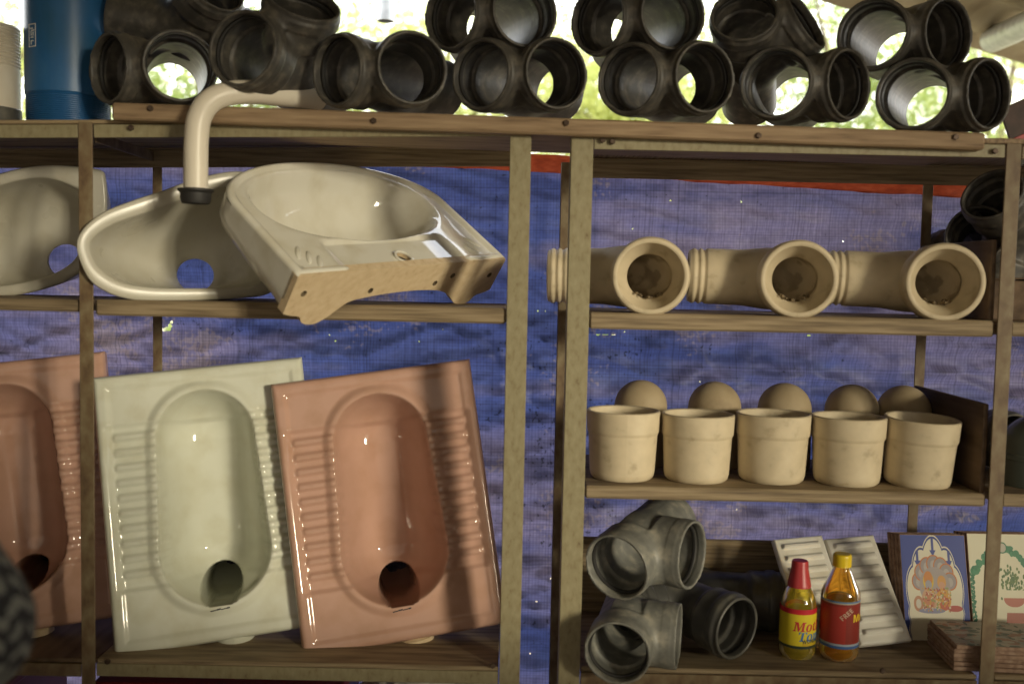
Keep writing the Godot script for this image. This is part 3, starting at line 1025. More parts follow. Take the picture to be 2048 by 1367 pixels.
func basin_outline(count: int) -> PackedVector2Array:
	# D shape in (u, v): straight back at v = 0, straight sides to BS, half ellipse beyond; corners eased
	var raw := PackedVector2Array()
	for k in 25:
		raw.append(Vector2(0.0, BS * k / 24.0))
	for k in range(1, 48):
		var an := PI - PI * k / 48.0
		raw.append(Vector2(BW * 0.5 + BW * 0.5 * cos(an), BS + (BD - BS) * sin(an)))
	for k in 25:
		raw.append(Vector2(BW, BS * (1.0 - k / 24.0)))
	for k in range(1, 48):
		raw.append(Vector2(BW * (1.0 - k / 48.0), 0.0))
	# resample by angle round the bowl's middle
	var c := Vector2(BW * 0.5, 0.222)
	var out := PackedVector2Array()
	for k in count:
		var dir := Vector2.from_angle(TAU * k / count)
		var best := 0.0
		for j in raw.size():
			var a := raw[j] - c
			var b := raw[(j + 1) % raw.size()] - c
			var e := b - a
			var den := dir.cross(e)
			if absf(den) < 1e-9:
				continue
			var tt := a.cross(e) / den
			var uu := a.cross(dir) / den
			if tt > 0 and uu >= -1e-6 and uu <= 1.0 + 1e-6:
				best = maxf(best, tt)
		out.append(c + dir * best)
	return out


func basin_height(p: Vector2, edge: float) -> float:
	var z := 0.0
	# rounded outer edge, then a raised bead, then the field
	var rad := 0.010
	if edge < rad:
		z -= rad - sqrt(maxf(rad * rad - (rad - edge) * (rad - edge), 0.0))
	z -= 0.008 * smoothstep(0.012, 0.026, edge)
	# raised shelf between tap deck and bowl at the two ends
	var deck := smoothstep(0.112, 0.098, p.y) * smoothstep(0.12, 0.145, p.x) * smoothstep(0.12, 0.145, BW - p.x)
	z -= 0.007 * deck
	# bowl
	var q := Vector2((p.x - BW * 0.5) / 0.246, (p.y - 0.236) / (0.132 if p.y > 0.236 else 0.128))
	var rr := pow(pow(absf(q.x), 2.3) + pow(absf(q.y), 2.3), 1.0 / 2.3)
	if rr < 1.06:
		z -= 0.128 * pow(1.0 - pow(clampf(rr / 1.06, 0, 1), 3.2), 1.0) * smoothstep(1.06, 0.9, rr)
	var th := Vector2(p.x - 0.313, p.y - 0.0415).length()
	z += 0.003 * smoothstep(0.026, 0.020, th) * smoothstep(0.014, 0.018, th)
	return z


func wash_basin() -> void:
	var t := thing("wash_basin", "cream glazed wash basin tilted on the middle shelf, its unglazed back to the front", "wash basin", "", Vector3(-0.394, 1.502, 0.1664))
	# local x along the back, y from back to front, z out of the rim
	t.basis = Basis(Vector3(0.631, 0.082, -0.772), Vector3(-0.655, 0.589, -0.473), Vector3(0.416, 0.804, 0.425)).orthonormalized().scaled(Vector3.ONE * 0.98)
	var n := 240
	var rings := 120
	var outl := basin_outline(n)
	var c := Vector2(BW * 0.5, 0.222)
	var p := PackedVector3Array()
	for b in rings + 1:
		var f := float(b) / rings
		f = 1.0 - pow(1.0 - f, 1.35)
		for a in n:
			var q := c.lerp(outl[a], f)
			# distance to the outline
			var e := minf(q.y, 9.0)
			if q.y < BS:
				e = minf(e, minf(q.x, BW - q.x))
			else:
				var g := Vector2((q.x - BW * 0.5) / (BW * 0.5), (q.y - BS) / (BD - BS))
				e = minf(e, (1.0 - g.length()) * minf(0.3, 0.17 + 0.13 * absf(g.x)))
			p.append(Vector3(q.x, q.y, basin_height(q, maxf(e, 0.0))))
	var hole := func(a: int, b: int) -> bool:
		var m := (p[b * n + a] + p[(b + 1) * n + a]) * 0.5
		return Vector2(m.x - 0.313, m.y - 0.0415).length() > 0.0175
	var s := Shape.new()
	s.grid(p, n, rings + 1, true, true, hole)
	# outer skin below the rim, drawn in towards the bowl's foot
	var sk := PackedVector3Array()
	for k in 10:
		var f := float(k) / 9.0
		for a in n:
			var q := outl[a]
			var backish := smoothstep(0.06, 0.0, q.y)
			var front := smoothstep(0.05, 0.35, q.y)
			var low := lerpf(0.100, 0.070, front)
			var z := -0.010 - (low - 0.010) * minf(f * 1.5, 1.0)
			var inn := smoothstep(0.5, 1.0, f)
			var o := q.lerp(c, inn * lerpf(0.55, 0.10, backish))
			if q.y < 0.012:
				o.y = maxf(o.y, 0.012)
			sk.append(Vector3(o.x, o.y, z - inn * lerpf(0.085, 0.0, backish)))
	var keep := func(a: int, _b: int) -> bool: return outl[a].y > 1e-4 or outl[(a + 1) % n].y > 1e-4
	s.grid(sk, n, 10, true, false, keep)
	part("basin_body", s.mesh(), M.cream_glaze, t)
	# soap rests: three raised bars in each back corner
	for side in 2:
		for k in 3:
			var m := Vector2(0.050 + 0.0155 * k, 0.073 - 0.0165 * k)
			var dir := Vector2(0.50, 0.86)
			if side == 1:
				m.x = BW - m.x
				dir.x = -dir.x
			var prof := []
			for q in 13:
				var an := PI * q / 12.0 - PI / 2
				prof.append(Vector2(0.0062 * cos(an), 0.024 * sin(an)))
			var bx := Basis(Vector3(dir.y, -dir.x, 0), Vector3(dir.x, dir.y, 0), Vector3(0, 0, 1)) * Basis().scaled(Vector3(1, 1, 0.9))
			part("soap_ridge", lathe_mesh(prof, 20, Transform3D(bx, Vector3(m.x, m.y, -0.0085))), M.cream_glaze, t)
	# tap hole: a short dark sleeve through the deck
	part("tap_hole", lathe_mesh([Vector2(0.0162, -0.022), Vector2(0.0162, -0.0125)], 28, Transform3D(Basis(Vector3.RIGHT, PI / 2), Vector3(0.313, 0.0415, 0.0)) * Transform3D(Basis.IDENTITY, Vector3(0, 0, 0))), M.raw_clay, t)
	var lip := []
	for q in 13:
		var an := TAU * q / 12.0
		lip.append(Vector2(0.0192 + 0.0036 * cos(an), 0.0036 * sin(an)))
	part("tap_hole_lip", lathe_mesh(lip, 40, Transform3D(Basis(Vector3.RIGHT, PI / 2), Vector3(0.313, 0.0415, -0.0115))), M.cream_glaze, t)
	part("waste_hole", lathe_mesh([Vector2(0.0, 0), Vector2(0.021, 0), Vector2(0.021, 0.003), Vector2(0.026, 0.004)], 28, Transform3D(Basis(Vector3.RIGHT, PI / 2), Vector3(BW * 0.5, 0.236, -0.1345))), M.bolt, t)
	# unglazed back plate with its scalloped lower edge and bolt holes
	var poly := PackedVector2Array()
	var lower := curve([Vector3(0.0, -0.096, 0), Vector3(0.02, -0.103, 0), Vector3(0.045, -0.109, 0), Vector3(0.058, -0.126, 0), Vector3(0.088, -0.133, 0), Vector3(0.116, -0.121, 0), Vector3(0.142, -0.098, 0), Vector3(0.168, -0.082, 0), Vector3(0.24, -0.074, 0), Vector3(0.305, -0.072, 0), Vector3(0.37, -0.074, 0), Vector3(0.43, -0.082, 0), Vector3(0.47, -0.100, 0), Vector3(0.498, -0.122, 0), Vector3(0.525, -0.133, 0), Vector3(0.552, -0.126, 0), Vector3(0.566, -0.109, 0), Vector3(0.59, -0.103, 0), Vector3(0.611, -0.096, 0)], 5)
	for q in lower:
		poly.append(Vector2(q.x, q.y))
	poly.append(Vector2(0.611, -0.008))
	poly.append(Vector2(0.606, -0.003))
	poly.append(Vector2(0.005, -0.003))
	poly.append(Vector2(0.0, -0.008))
	var csg := CSGCombiner3D.new()
	csg.name = "back_plate"
	var ex := CSGPolygon3D.new()
	ex.name = "plate_outline"
	ex.polygon = poly
	ex.depth = 0.02
	ex.material = M.raw_clay
	csg.add_child(ex)
	for q in [[0.031, -0.05], [0.209, -0.060], [0.40, -0.058], [0.448, -0.041], [0.58, -0.05]]:
		var cy := CSGCylinder3D.new()
		cy.name = "bolt_hole"
		cy.radius = 0.007
		cy.height = 0.03
		cy.sides = 18
		cy.operation = CSGShape3D.OPERATION_SUBTRACTION
		cy.material = M.dry_dirt
		cy.rotation.x = PI / 2
		cy.position = Vector3(q[0], q[1], -0.004)
		csg.add_child(cy, true)
	# polygon x-y is u-(-w); its depth axis runs into the basin
	csg.transform = Transform3D(Basis(Vector3(1, 0, 0), Vector3(0, 0, 1), Vector3(0, -1, 0)), Vector3(0, -0.001, 0))
	t.add_child(csg)


# ---------------------------------------------------------------- urinals
func dish(outer: Array, inner: Array, depth: float, hole_c: Vector3, hole_r: float, hole_flat: float) -> ArrayMesh:
	var steps := 8
	var o := curve(outer, steps, true)
	var i := curve(inner, steps, true)
	var n := o.size()
	var c := Vector3.ZERO
	for q in i:
		c += q
	c /= n
	var hc := hole_c
	var s := Shape.new()
	var rows := PackedVector3Array()
	# back of the outer skin, rolled rim, inner wall, floor, hole
	var back := [[0.68, -depth * 1.06], [0.78, -depth * 0.85], [0.88, -depth * 0.45], [0.96, -0.035], [0.995, -0.012], [1.0, -0.004]]
	for b in back:
		for k in n:
			var q := (hc if b[0] < 0.9 else c).lerp(o[k], b[0])
			rows.append(Vector3(q.x, q.y, q.z + b[1]))
	for f in [0.12, 0.35, 0.65, 0.88]:
		for k in n:
			var q := o[k].lerp(i[k], f)
			rows.append(Vector3(q.x, q.y, q.z + 0.002 - 0.003 * pow(absf(f - 0.5) * 2.0, 2.0)))
	for f in 15:
		var g := f / 14.0
		for k in n:
			var an := atan2(i[k].y - c.y, i[k].x - c.x)
			var e := Vector3(hc.x + hole_r * cos(an), hc.y + hole_r * hole_flat * sin(an), hc.z)
			var q := i[k].lerp(e, pow(g, 1.7))
			rows.append(Vector3(q.x, q.y, q.z - 0.003 - depth * (1.0 - pow(1.0 - g, 2.0))))
	for k in n:
		var an := atan2(i[k].y - c.y, i[k].x - c.x)
		rows.append(Vector3(hc.x + hole_r * cos(an), hc.y + hole_r * hole_flat * sin(an), hc.z - depth - 0.012))
	s.grid(rows, n, back.size() + 4 + 15 + 1, true, false)
	return s.mesh()


func urinals() -> void:
	var z := -0.21
	var z2 := -0.25
	var f := func(list: Array, zz: float) -> Array:
		var out := []
		for q in list:
			out.append(at(q[0], q[1], 0.03 - (q[0] - 151.0) / 400.0 * 0.20 if zz == z else zz))
		return out
	var o1: Array = f.call([[151, 497], [163, 458], [204, 424], [264, 400], [322, 381], [366, 365], [416, 350], [470, 342], [505, 350], [535, 385], [556, 450], [564, 520], [552, 570], [527, 590], [469, 597], [410, 600], [340, 602], [293, 602], [249, 597], [209, 583], [174, 556]], z)
	var i1: Array = f.call([[179, 498], [187, 474], [222, 450], [276, 430], [330, 412], [372, 395], [420, 380], [465, 372], [492, 378], [514, 405], [530, 455], [537, 520], [528, 552], [508, 568], [470, 574], [410, 576], [345, 576], [300, 574], [252, 567], [218, 552], [192, 528]], z)
	var m := dish(o1, i1, 0.150, at(388, 550, -0.0885 - 0.150) + Vector3(0, 0, 0.150), 0.043, 0.86)
	var t := thing("urinal", "grey white urinal lying on the middle shelf behind the wash basin", "urinal", "urinals on the middle shelf")
	part("bowl", m, M.grey_glaze, t)
	var o2: Array = f.call([[208, 356], [202, 341], [176, 335], [132, 331], [88, 330], [44, 335], [0, 346], [-60, 366], [-150, 402], [-240, 442], [-292, 490], [-296, 535], [-262, 570], [-200, 590], [-120, 596], [-60, 596], [0, 593], [44, 588], [88, 577], [132, 561], [175, 530], [202, 480], [211, 420], [211, 385]], z2)
	var i2: Array = f.call([[163, 390], [155, 380], [140, 372], [116, 362], [82, 356], [42, 360], [2, 370], [-56, 390], [-140, 424], [-220, 458], [-264, 496], [-268, 530], [-240, 554], [-190, 568], [-118, 574], [-58, 574], [2, 571], [40, 565], [80, 556], [120, 540], [150, 515], [166, 475], [170, 430], [168, 406]], z2)
	var m2 := dish(o2, i2, 0.13, at(130, 522, z2 - 0.13) + Vector3(0, 0, 0.13), 0.045, 0.9)
	var t2 := thing("urinal", "olive grey urinal at the left edge, behind the left rack post", "urinal", "urinals on the middle shelf")
	part("bowl", m2, M.grey_glaze, t2)


# ---------------------------------------------------------------- pvc fittings
const TEE_L := 0.145
const TEE_BACK := 0.15
var tee_mesh := {}


func socket_outer(t: float, l: float, rib := 1.0) -> float:
	var d := l - t
	return 0.0595 + 0.0065 * smoothstep(0.078, 0.066, d) + 0.0035 * rib * smoothstep(0.034, 0.028, d) * smoothstep(0.008, 0.014, d)


func socket_inner(t: float, l: float, rib := 1.0) -> float:
	var d := l - t
	return 0.0540 + 0.0055 * smoothstep(0.060, 0.056, d) + 0.0045 * rib * smoothstep(0.031, 0.028, d) * smoothstep(0.015, 0.018, d)


func tee(angle: float, l: float, rib := 1.0) -> ArrayMesh:
	var key := "%.2f %.3f" % [angle, l]
	if tee_mesh.has(key):
		return tee_mesh[key]
	var dir := Vector3(sin(angle), 0, cos(angle))
	var f := func(p: Vector3) -> float:
		var qa := sqrt(p.x * p.x + p.y * p.y)
		var oa := maxf(maxf(qa - socket_outer(p.z, l, rib), p.z - l), -TEE_BACK - p.z)
		var tb := p.dot(dir)
		var qb := (p - dir * tb).length()
		var ob := maxf(maxf(qb - socket_outer(tb, l, rib), tb - l), -tb - 0.02)
		var inner := minf(qa - socket_inner(p.z, l, rib), maxf(qb - socket_inner(tb, l, rib), -tb))
		return -smin(-smin(oa, ob, 0.022), inner, 0.004)
	var hi := Vector3(maxf(0.08, dir.x * l + 0.075), 0.076, maxf(l, dir.z * l + 0.07) + 0.01)
	tee_mesh[key] = nets(f, Vector3(-0.076, -0.076, -TEE_BACK - 0.01), hi, 0.0032)
	return tee_mesh[key]


# places a tee whose run mouth looks along da and branch mouth along db, so that the middle of the two mouths is at mid
func put_tee(mesh: ArrayMesh, l: float, mid: Vector3, da: Vector3, db: Vector3, m: Material, label: String, group := "black fittings piled on the rack top", called := "pipe_tee", size := 1.0) -> Node3D:
	da = da.normalized()
	db = db.normalized()
	var x := (db - da * db.dot(da)).normalized()
	var y := da.cross(x)
	var t := thing(called, label, "pipe fitting", group)
	t.transform = Transform3D(Basis(x, y, da).scaled(Vector3.ONE * size), mid - (da + db) * l * size * 0.5)
	part("fitting_body", mesh, m, t)
	return t


func yaw(deg: float, lift := 0.0) -> Vector3:
	var a := deg_to_rad(deg)
	var b := deg_to_rad(lift)
	return Vector3(sin(a) * cos(b), sin(b), cos(a) * cos(b))


func seal_rings(t: Node3D, angle: float, l: float, bore := 0.0605) -> void:
	# black rubber ring seated in each socket's groove
	for k in 2:
		var dir := Vector3(0, 0, 1) if k == 0 else Vector3(sin(angle), 0, cos(angle))
		var b := Basis(Quaternion(Vector3.UP, dir))
		var s := Shape.new()
		var prof := []
		for q in 9:
			var an := TAU * q / 8.0
			prof.append(Vector2(bore + 0.0034 * cos(an), 0.0045 * sin(an)))
		s.lathe(prof, 36, Transform3D(b, dir * (l - 0.023)))
		part("seal_ring", s.mesh(), M.rubber, t)


func top_of_rack() -> void:
	var ang := deg_to_rad(60.0)
	var m := tee(ang, TEE_L)
	# [mid x, mid y, depth, yaw of the left mouth, run on the left?, label]
	var rows := [
		[286, 133, 0.0, -38.0, false, "black branch fitting left end of the plank, light showing through its right mouth"],
		[748, 137, 0.045, -38.0, true, "black branch fitting on the plank just right of the white bent pipe"],
		[1037, 147, 0.0, -33.0, true, "black branch fitting on the plank above the left rack's right post"],
		[1333, 155, 0.0, -36.0, true, "black branch fitting on the plank above the right rack's left post"],
		[1626, 166, 0.0, -24.0, true, "black branch fitting on the plank, third from the right end"],
		[1903, 187, 0.0, -30.0, true, "black branch fitting at the right end of the plank, half washed out by light"],
		[975, 25, -0.03, -38.0, false, "upper black branch fitting right of the hanging metal pipe, light through its right mouth"],
		[1270, 32, -0.03, -44.0, false, "upper black branch fitting in the middle of the pile, light through its right mouth"],
		[1822, 66, -0.03, -32.0, true, "upper black branch fitting at the right, under the roof corner"],
	]
	for a in rows:
		var da := yaw(a[3], -2.0)
		var db := yaw(a[3] + 60.0, -1.0)
		var mid := at(a[0], a[1], a[2] + 0.02)
		var t: Node3D
		if a[4]:
			t = put_tee(m, TEE_L, mid, da, db, M.black_pvc, a[5], "black fittings piled on the rack top", "pipe_tee", 1.05)
		else:
			t = put_tee(m, TEE_L, mid, db, da, M.black_pvc, a[5], "black fittings piled on the rack top", "pipe_tee", 1.05)
		seal_rings(t, ang, TEE_L)
	# fittings thrown on top at odd angles
	var odd := [
		[Vector3(-0.30, 0.10, 0.95), Vector3(0.38, 0.78, 0.50), at(550, 47, 0.03), "black branch fitting lying askew over the white pipe, one mouth up", 1.13],
		[Vector3(0.62, -0.10, -0.05), Vector3(0.05, 0.66, 0.72), at(424, 12, -0.12), "topmost black branch fitting at the left, its cut end to the left", 1.0],
		[Vector3(-0.25, 0.45, 0.85), Vector3(0.72, 0.42, 0.45), at(1556, 36, -0.02), "upper black branch fitting tipped back, between the middle ones and the roof", 1.0],
	]
	for a in odd:
		var t := put_tee(m, TEE_L, a[2], a[0], a[1], M.black_pvc, a[3], "black fittings piled on the rack top", "pipe_tee", a[4])
		seal_rings(t, ang, TEE_L)
	# blue casing pipe
	var base := at(137, 243, -0.15)
	var bp := thing("casing_pipe", "thick blue plastic casing pipe standing upright on the rack top", "pipe", "", Vector3(base.x, 1.7975, -0.15))
	var prof := [Vector2(0.078, 0.62), Vector2(0.078, 0.0), Vector2(0.0825, 0.0)]
	for k in 15:
		prof.append(Vector2(0.0815, 0.004 + k * 0.0042))
		prof.append(Vector2(0.0838, 0.0055 + k * 0.0042))
		prof.append(Vector2(0.0815, 0.0072 + k * 0.0042))
	prof.append(Vector2(0.0855, 0.070))
	prof.append(Vector2(0.0855, 0.62))
	prof.append(Vector2(0.078, 0.62))
	part("pipe_wall", lathe_mesh(prof, 72), M.blue_pvc, bp)
	# white printed panel on it: a thin curved frame with three blocks of letters
	var pm := Shape.new()
	for q in [[-0.010, 0.0, 0.0016, 0.046], [0.010, 0.0, 0.0016, 0.046], [0.0, 0.0225, 0.021, 0.0016], [0.0, -0.0225, 0.021, 0.0016], [-0.002, 0.014, 0.009, 0.0022], [0.002, 0.010, 0.009, 0.0022], [-0.003, 0.004, 0.0022, 0.010], [0.003, 0.003, 0.0022, 0.009], [0.0, -0.004, 0.009, 0.002], [0.0, -0.011, 0.008, 0.0022], [-0.003, -0.015, 0.0022, 0.007]]:
		var an: float = -0.50 + q[0] / 0.0857
		var d := Vector3(sin(an), 0, cos(an))
		pm.box(Transform3D(Basis(Vector3(d.z, 0, -d.x), Vector3.UP, d), d * 0.0857 + Vector3(0, 0.181 + q[1], 0)), Vector3(q[2], q[3], 0.0006), 0.0001)
	part("print", pm.mesh(), M.print_white, bp)
	# white pipe at the left edge
	var wb := at(-22, 243, -0.12)
	var wp := thing("ribbed_pipe", "short white threaded pipe standing on the rack top at the left edge", "pipe", "", Vector3(wb.x, 1.7935, -0.12))
	prof = [Vector2(0.052, 0.212), Vector2(0.052, 0.0), Vector2(0.060, 0.0), Vector2(0.060, 0.125)]
	for k in 12:
		prof.append(Vector2(0.0585, 0.127 + k * 0.007))
		prof.append(Vector2(0.0615, 0.1305 + k * 0.007))
	prof.append(Vector2(0.059, 0.212))
	prof.append(Vector2(0.052, 0.212))
	part("pipe_wall", lathe_mesh(prof, 56), M.white_pvc_dusty, wp)
	part("end_band", lathe_mesh([Vector2(0.0595, 0.002), Vector2(0.0625, 0.002), Vector2(0.0625, 0.040), Vector2(0.0595, 0.042)], 56), M.dark_pvc, wp)
	# white bent flush pipe hooked over the plank
	var fp := thing("flush_pipe", "white bent plastic flush pipe hooked over the plank edge", "pipe")
	var path := curve([at(391, 390, 0.062), at(391, 340, 0.062), at(392, 280, 0.062), at(398, 235, 0.060), at(419, 203, 0.055), at(455, 187, 0.040), at(505, 184, 0.012), at(560, 189, -0.03), at(640, 196, -0.10)], 8)
	var rad := PackedFloat32Array()
	for k in path.size():
		rad.append(0.0232 if k > 2 else 0.0225)
	var ps := Shape.new()
	ps.tube(path, rad, 32)
	var inr := PackedFloat32Array()
	for k in path.size():
		inr.append(0.0195)
	ps.tube(path, inr, 32, true)
	part("pipe_wall", ps.mesh(), M.white_pvc, fp)
	var gd := (path[0] - path[2]).normalized()
	part("gasket", lathe_mesh([Vector2(0.018, -0.018), Vector2(0.026, -0.020), Vector2(0.029, -0.012), Vector2(0.0295, 0.0), Vector2(0.034, 0.004), Vector2(0.034, 0.008), Vector2(0.0228, 0.0095)], 40, Transform3D(Basis.IDENTITY, at(391, 386, 0.062))), M.rubber, fp)


# ---------------------------------------------------------------- stoneware
func swept(path: PackedVector3Array, ro: PackedFloat32Array, ri: PackedFloat32Array, segs := 48, plain_bore := false) -> ArrayMesh:
	# outer skin, lips at both ends, inner skin
	var p := PackedVector3Array()
	var r := PackedFloat32Array()
	var n := path.size()
	var s := Shape.new()
	for k in n:
		p.append(path[k])
		r.append(ro[k])
	s.tube(p, r, segs)
	if not plain_bore:
		s.tube(p, ri, segs, true)
	# lips
	for e in 2:
		var k := 0 if e == 0 else n - 1
		var d := (path[1] - path[0]).normalized() if e == 0 else (path[n - 1] - path[n - 2]).normalized()
		var off := -d if e == 0 else d
		var pp := PackedVector3Array([path[k], path[k] + off * 0.002, path[k] + off * 0.0024, path[k] + off * 0.002, path[k]])
		var rr := PackedFloat32Array([ro[k], ro[k] - 0.0015, lerpf(ro[k], ri[k], 0.5), ri[k] + 0.0015, ri[k]])
		var base := PackedVector3Array()
		var side := d.cross(Vector3(0.123, 0.97, 0.2)).normalized()
		var oth := d.cross(side)
		for q in 5:
			for a in segs:
				var an := TAU * a / segs
				base.append(pp[q] + (side * cos(an) + oth * sin(an)) * rr[q])
		s.grid(base, segs, 5, true, e == 1)
	return s.mesh()


func stone_bend(bore: Shape) -> ArrayMesh:
	# spigot on the left along x, bend, socket that looks at +z; origin under the socket's middle
	var path := PackedVector3Array()
	var ro := PackedFloat32Array()
	var ri := PackedFloat32Array()
	var raw := []
	for k in 41:
		raw.append(Vector3(-0.212 + 0.117 * k / 40.0, 0.0, -0.125))
	for k in range(1, 25):
		var an := (PI / 2) * k / 24.0
		raw.append(Vector3(-0.095 + 0.095 * sin(an), 0.0, -0.125 + 0.075 * (1.0 - cos(an))))
	for k in range(1, 26):
		raw.append(Vector3(0, 0, -0.05 + 0.05 * k / 25.0))
	var total := 0.0
	var lens := [0.0]
	for k in range(1, raw.size()):
		total += raw[k].distance_to(raw[k - 1])
		lens.append(total)
	for k in raw.size():
		path.append(raw[k])
		var l: float = lens[k]
		var e: float = total - l
		var o := 0.0595
		# two scored grooves near the spigot end
		for g in [0.016, 0.030]:
			o -= 0.0035 * smoothstep(0.006, 0.002, absf(l - g))
		o -= 0.004 * smoothstep(0.010, 0.0, l)
		o += 0.006 * smoothstep(0.10, 0.17, l)
		o += 0.0140 * smoothstep(0.075, 0.055, e)
		o -= 0.003 * smoothstep(0.008, 0.0, e)
		ro.append(o)
		var i := 0.046
		i += 0.0205 * clampf((0.052 - e) / 0.046, 0.0, 1.0)
		ri.append(i)
	# glazed throat of the socket stays with the body, the dirty, shade-darkened bore behind it is a part of its own
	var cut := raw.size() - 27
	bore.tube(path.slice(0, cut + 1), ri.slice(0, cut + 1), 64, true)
	var body := Shape.new()
	body.tube(path.slice(cut), ri.slice(cut), 64, true)
	var outer := swept(path, ro, ri, 64, true)
	var st := SurfaceTool.new()
	st.append_from(body.mesh(), 0, Transform3D.IDENTITY)
	st.append_from(outer, 0, Transform3D.IDENTITY)
	return st.commit()


func stoneware() -> void:
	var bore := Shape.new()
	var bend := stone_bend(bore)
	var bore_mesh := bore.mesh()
	var list := [
		[1302, 548, "stoneware bend half hidden by the right rack's left post, dirt in its mouth", -0.10, 0.012],
		[1600, 552, "stoneware bend in the middle of its shelf, dark mouth to the front", -0.12, -0.02],
		[1894, 556, "stoneware bend at the right end of its shelf beside the side board", -0.16, -0.03],
	]
	for a in list:
		var p := at(a[0], a[1], 0.0)
		var t := thing("stoneware_bend", a[2], "pipe bend", "stoneware bends on the upper shelf", Vector3(p.x, 1.4375 + 0.0745, -0.005))
		t.basis = Basis(Vector3.UP, a[3]) * Basis(Vector3(0, 0, 1), a[4])
		part("bend_body", bend, M.stoneware, t)
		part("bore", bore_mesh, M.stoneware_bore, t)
		# dust and crumbs that lie in the bore
		var r := RandomNumberGenerator.new()
		r.seed = int(a[0])
		var s := Shape.new()
		for k in 26:
			var an := -PI / 2 + r.randf_range(-0.7, 0.7)
			var q := Vector3(cos(an) * 0.043, sin(an) * 0.043, r.randf_range(-0.09, -0.035))
			s.box(Transform3D(Basis.from_euler(Vector3(r.randf() * 3, r.randf() * 3, r.randf() * 3)), q), Vector3(1, 0.7, 0.8) * r.randf_range(0.003, 0.008), 0.001)
		var d := part("dry_dirt", s.mesh(), M.dry_dirt, t)
		d.set_meta("kind", "stuff")
	# pots in front, dome caps behind
	var pot_profile := [Vector2(0, 0.010), Vector2(0.050, 0.010), Vector2(0.055, 0.014), Vector2(0.0645, 0.142), Vector2(0.0665, 0.1455), Vector2(0.0705, 0.1470), Vector2(0.0735, 0.1450), Vector2(0.0735, 0.1400), Vector2(0.0722, 0.105), Vector2(0.0715, 0.101), Vector2(0.0700, 0.0985), Vector2(0.0690, 0.095), Vector2(0.0652, 0.016), Vector2(0.0630, 0.006), Vector2(0.0580, 0.0008), Vector2(0, 0.0)]
	pot_profile.reverse()
	var pm := lathe_mesh(pot_profile, 72)
	var dome := []
	dome.append(Vector2(0.052, 0.0))
	dome.append(Vector2(0.0605, 0.0))
	dome.append(Vector2(0.0615, 0.004))
	for k in 17:
		var an := (PI / 2) * k / 16.0
		dome.append(Vector2(0.0600 * cos(an), 0.132 + 0.0600 * sin(an)))
	var dm := lathe_mesh(dome, 64)
	var pots := [[1245, "leftmost stoneware pot in the row, touching the rack's left post", 0.0], [1393, "stoneware pot second from the left, with a shallow dent in its side", 0.0], [1546, "middle stoneware pot of the row of five", 0.0], [1694, "stoneware pot fourth from the left in the row", 0.0], [1836, "rightmost stoneware pot, leaning slightly to the right by the side board", -0.06]]
	var k := 0
	for a in pots:
		var p := at(a[0], 900, -0.10)
		var t := thing("stoneware_pot", a[1], "pot", "row of stoneware pots", Vector3(p.x, 1.0842, -0.10 + 0.006 * sin(k * 2.3)))
		t.scale = Vector3(1.055 + 0.010 * sin(k * 4.1), 0.975 + 0.012 * cos(k * 2.7), 1.055 + 0.010 * sin(k * 4.1))
		t.rotation = Vector3(0, k * 1.3, a[2])
		part("pot_body", pm, M.stoneware, t)
		k += 1
	var domes := [[1282, "dome topped stoneware cap behind the leftmost pot"], [1430, "dome topped stoneware cap behind the second pot from the left"], [1570, "dome topped stoneware cap behind the middle pot"], [1705, "dome topped stoneware cap behind the fourth pot"], [1809, "dome topped stoneware cap behind the rightmost pot, beside the back post"]]
	for a in domes:
		var p := at(a[0], 800, -0.27)
		var t := thing("stoneware_dome", a[1], "pipe cap", "dome caps behind the pots", Vector3(p.x, 1.0842, -0.27))
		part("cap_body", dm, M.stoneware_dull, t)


# ---------------------------------------------------------------- lowest shelf of the right rack
func pvc_bend(len_a: float, len_b: float, turn: float) -> ArrayMesh:
	# mouth that looks along +z at the origin's front; the other leg leaves to -x after the bend
	var raw := []
	var r := 0.075
	var steps := 30
	for k in steps + 1:
		raw.append(Vector3(0, 0, len_a * (1.0 - float(k) / steps)))
	for k in range(1, 21):
		var an := turn * k / 20.0
		raw.append(Vector3(-r * (1.0 - cos(an)), 0, -r * sin(an)))
	var d := Vector3(-sin(turn), 0, -cos(turn))
	var e: Vector3 = raw[-1]
	for k in range(1, steps + 1):
		raw.append(e + d * len_b * k / steps)
	var path := PackedVector3Array(raw)
	var ro := PackedFloat32Array()
	var ri := PackedFloat32Array()
	var total := 0.0
	var lens := [0.0]
	for k in range(1, raw.size()):
		total += raw[k].distance_to(raw[k - 1])
		lens.append(total)
	for k in raw.size():
		var a: float = lens[k]
		var b: float = total - a
		ro.append(maxf(socket_outer(-a, 0.0), socket_outer(-b, 0.0)))
		ri.append(maxf(socket_inner(-a, 0.0), socket_inner(-b, 0.0)))
	return swept(path, ro, ri, 56)


func aim(da: Vector3, db: Vector3) -> Basis:
	da = da.normalized()
	var x := (db - da * db.dot(da)).normalized()
	return Basis(x, da.cross(x), da)


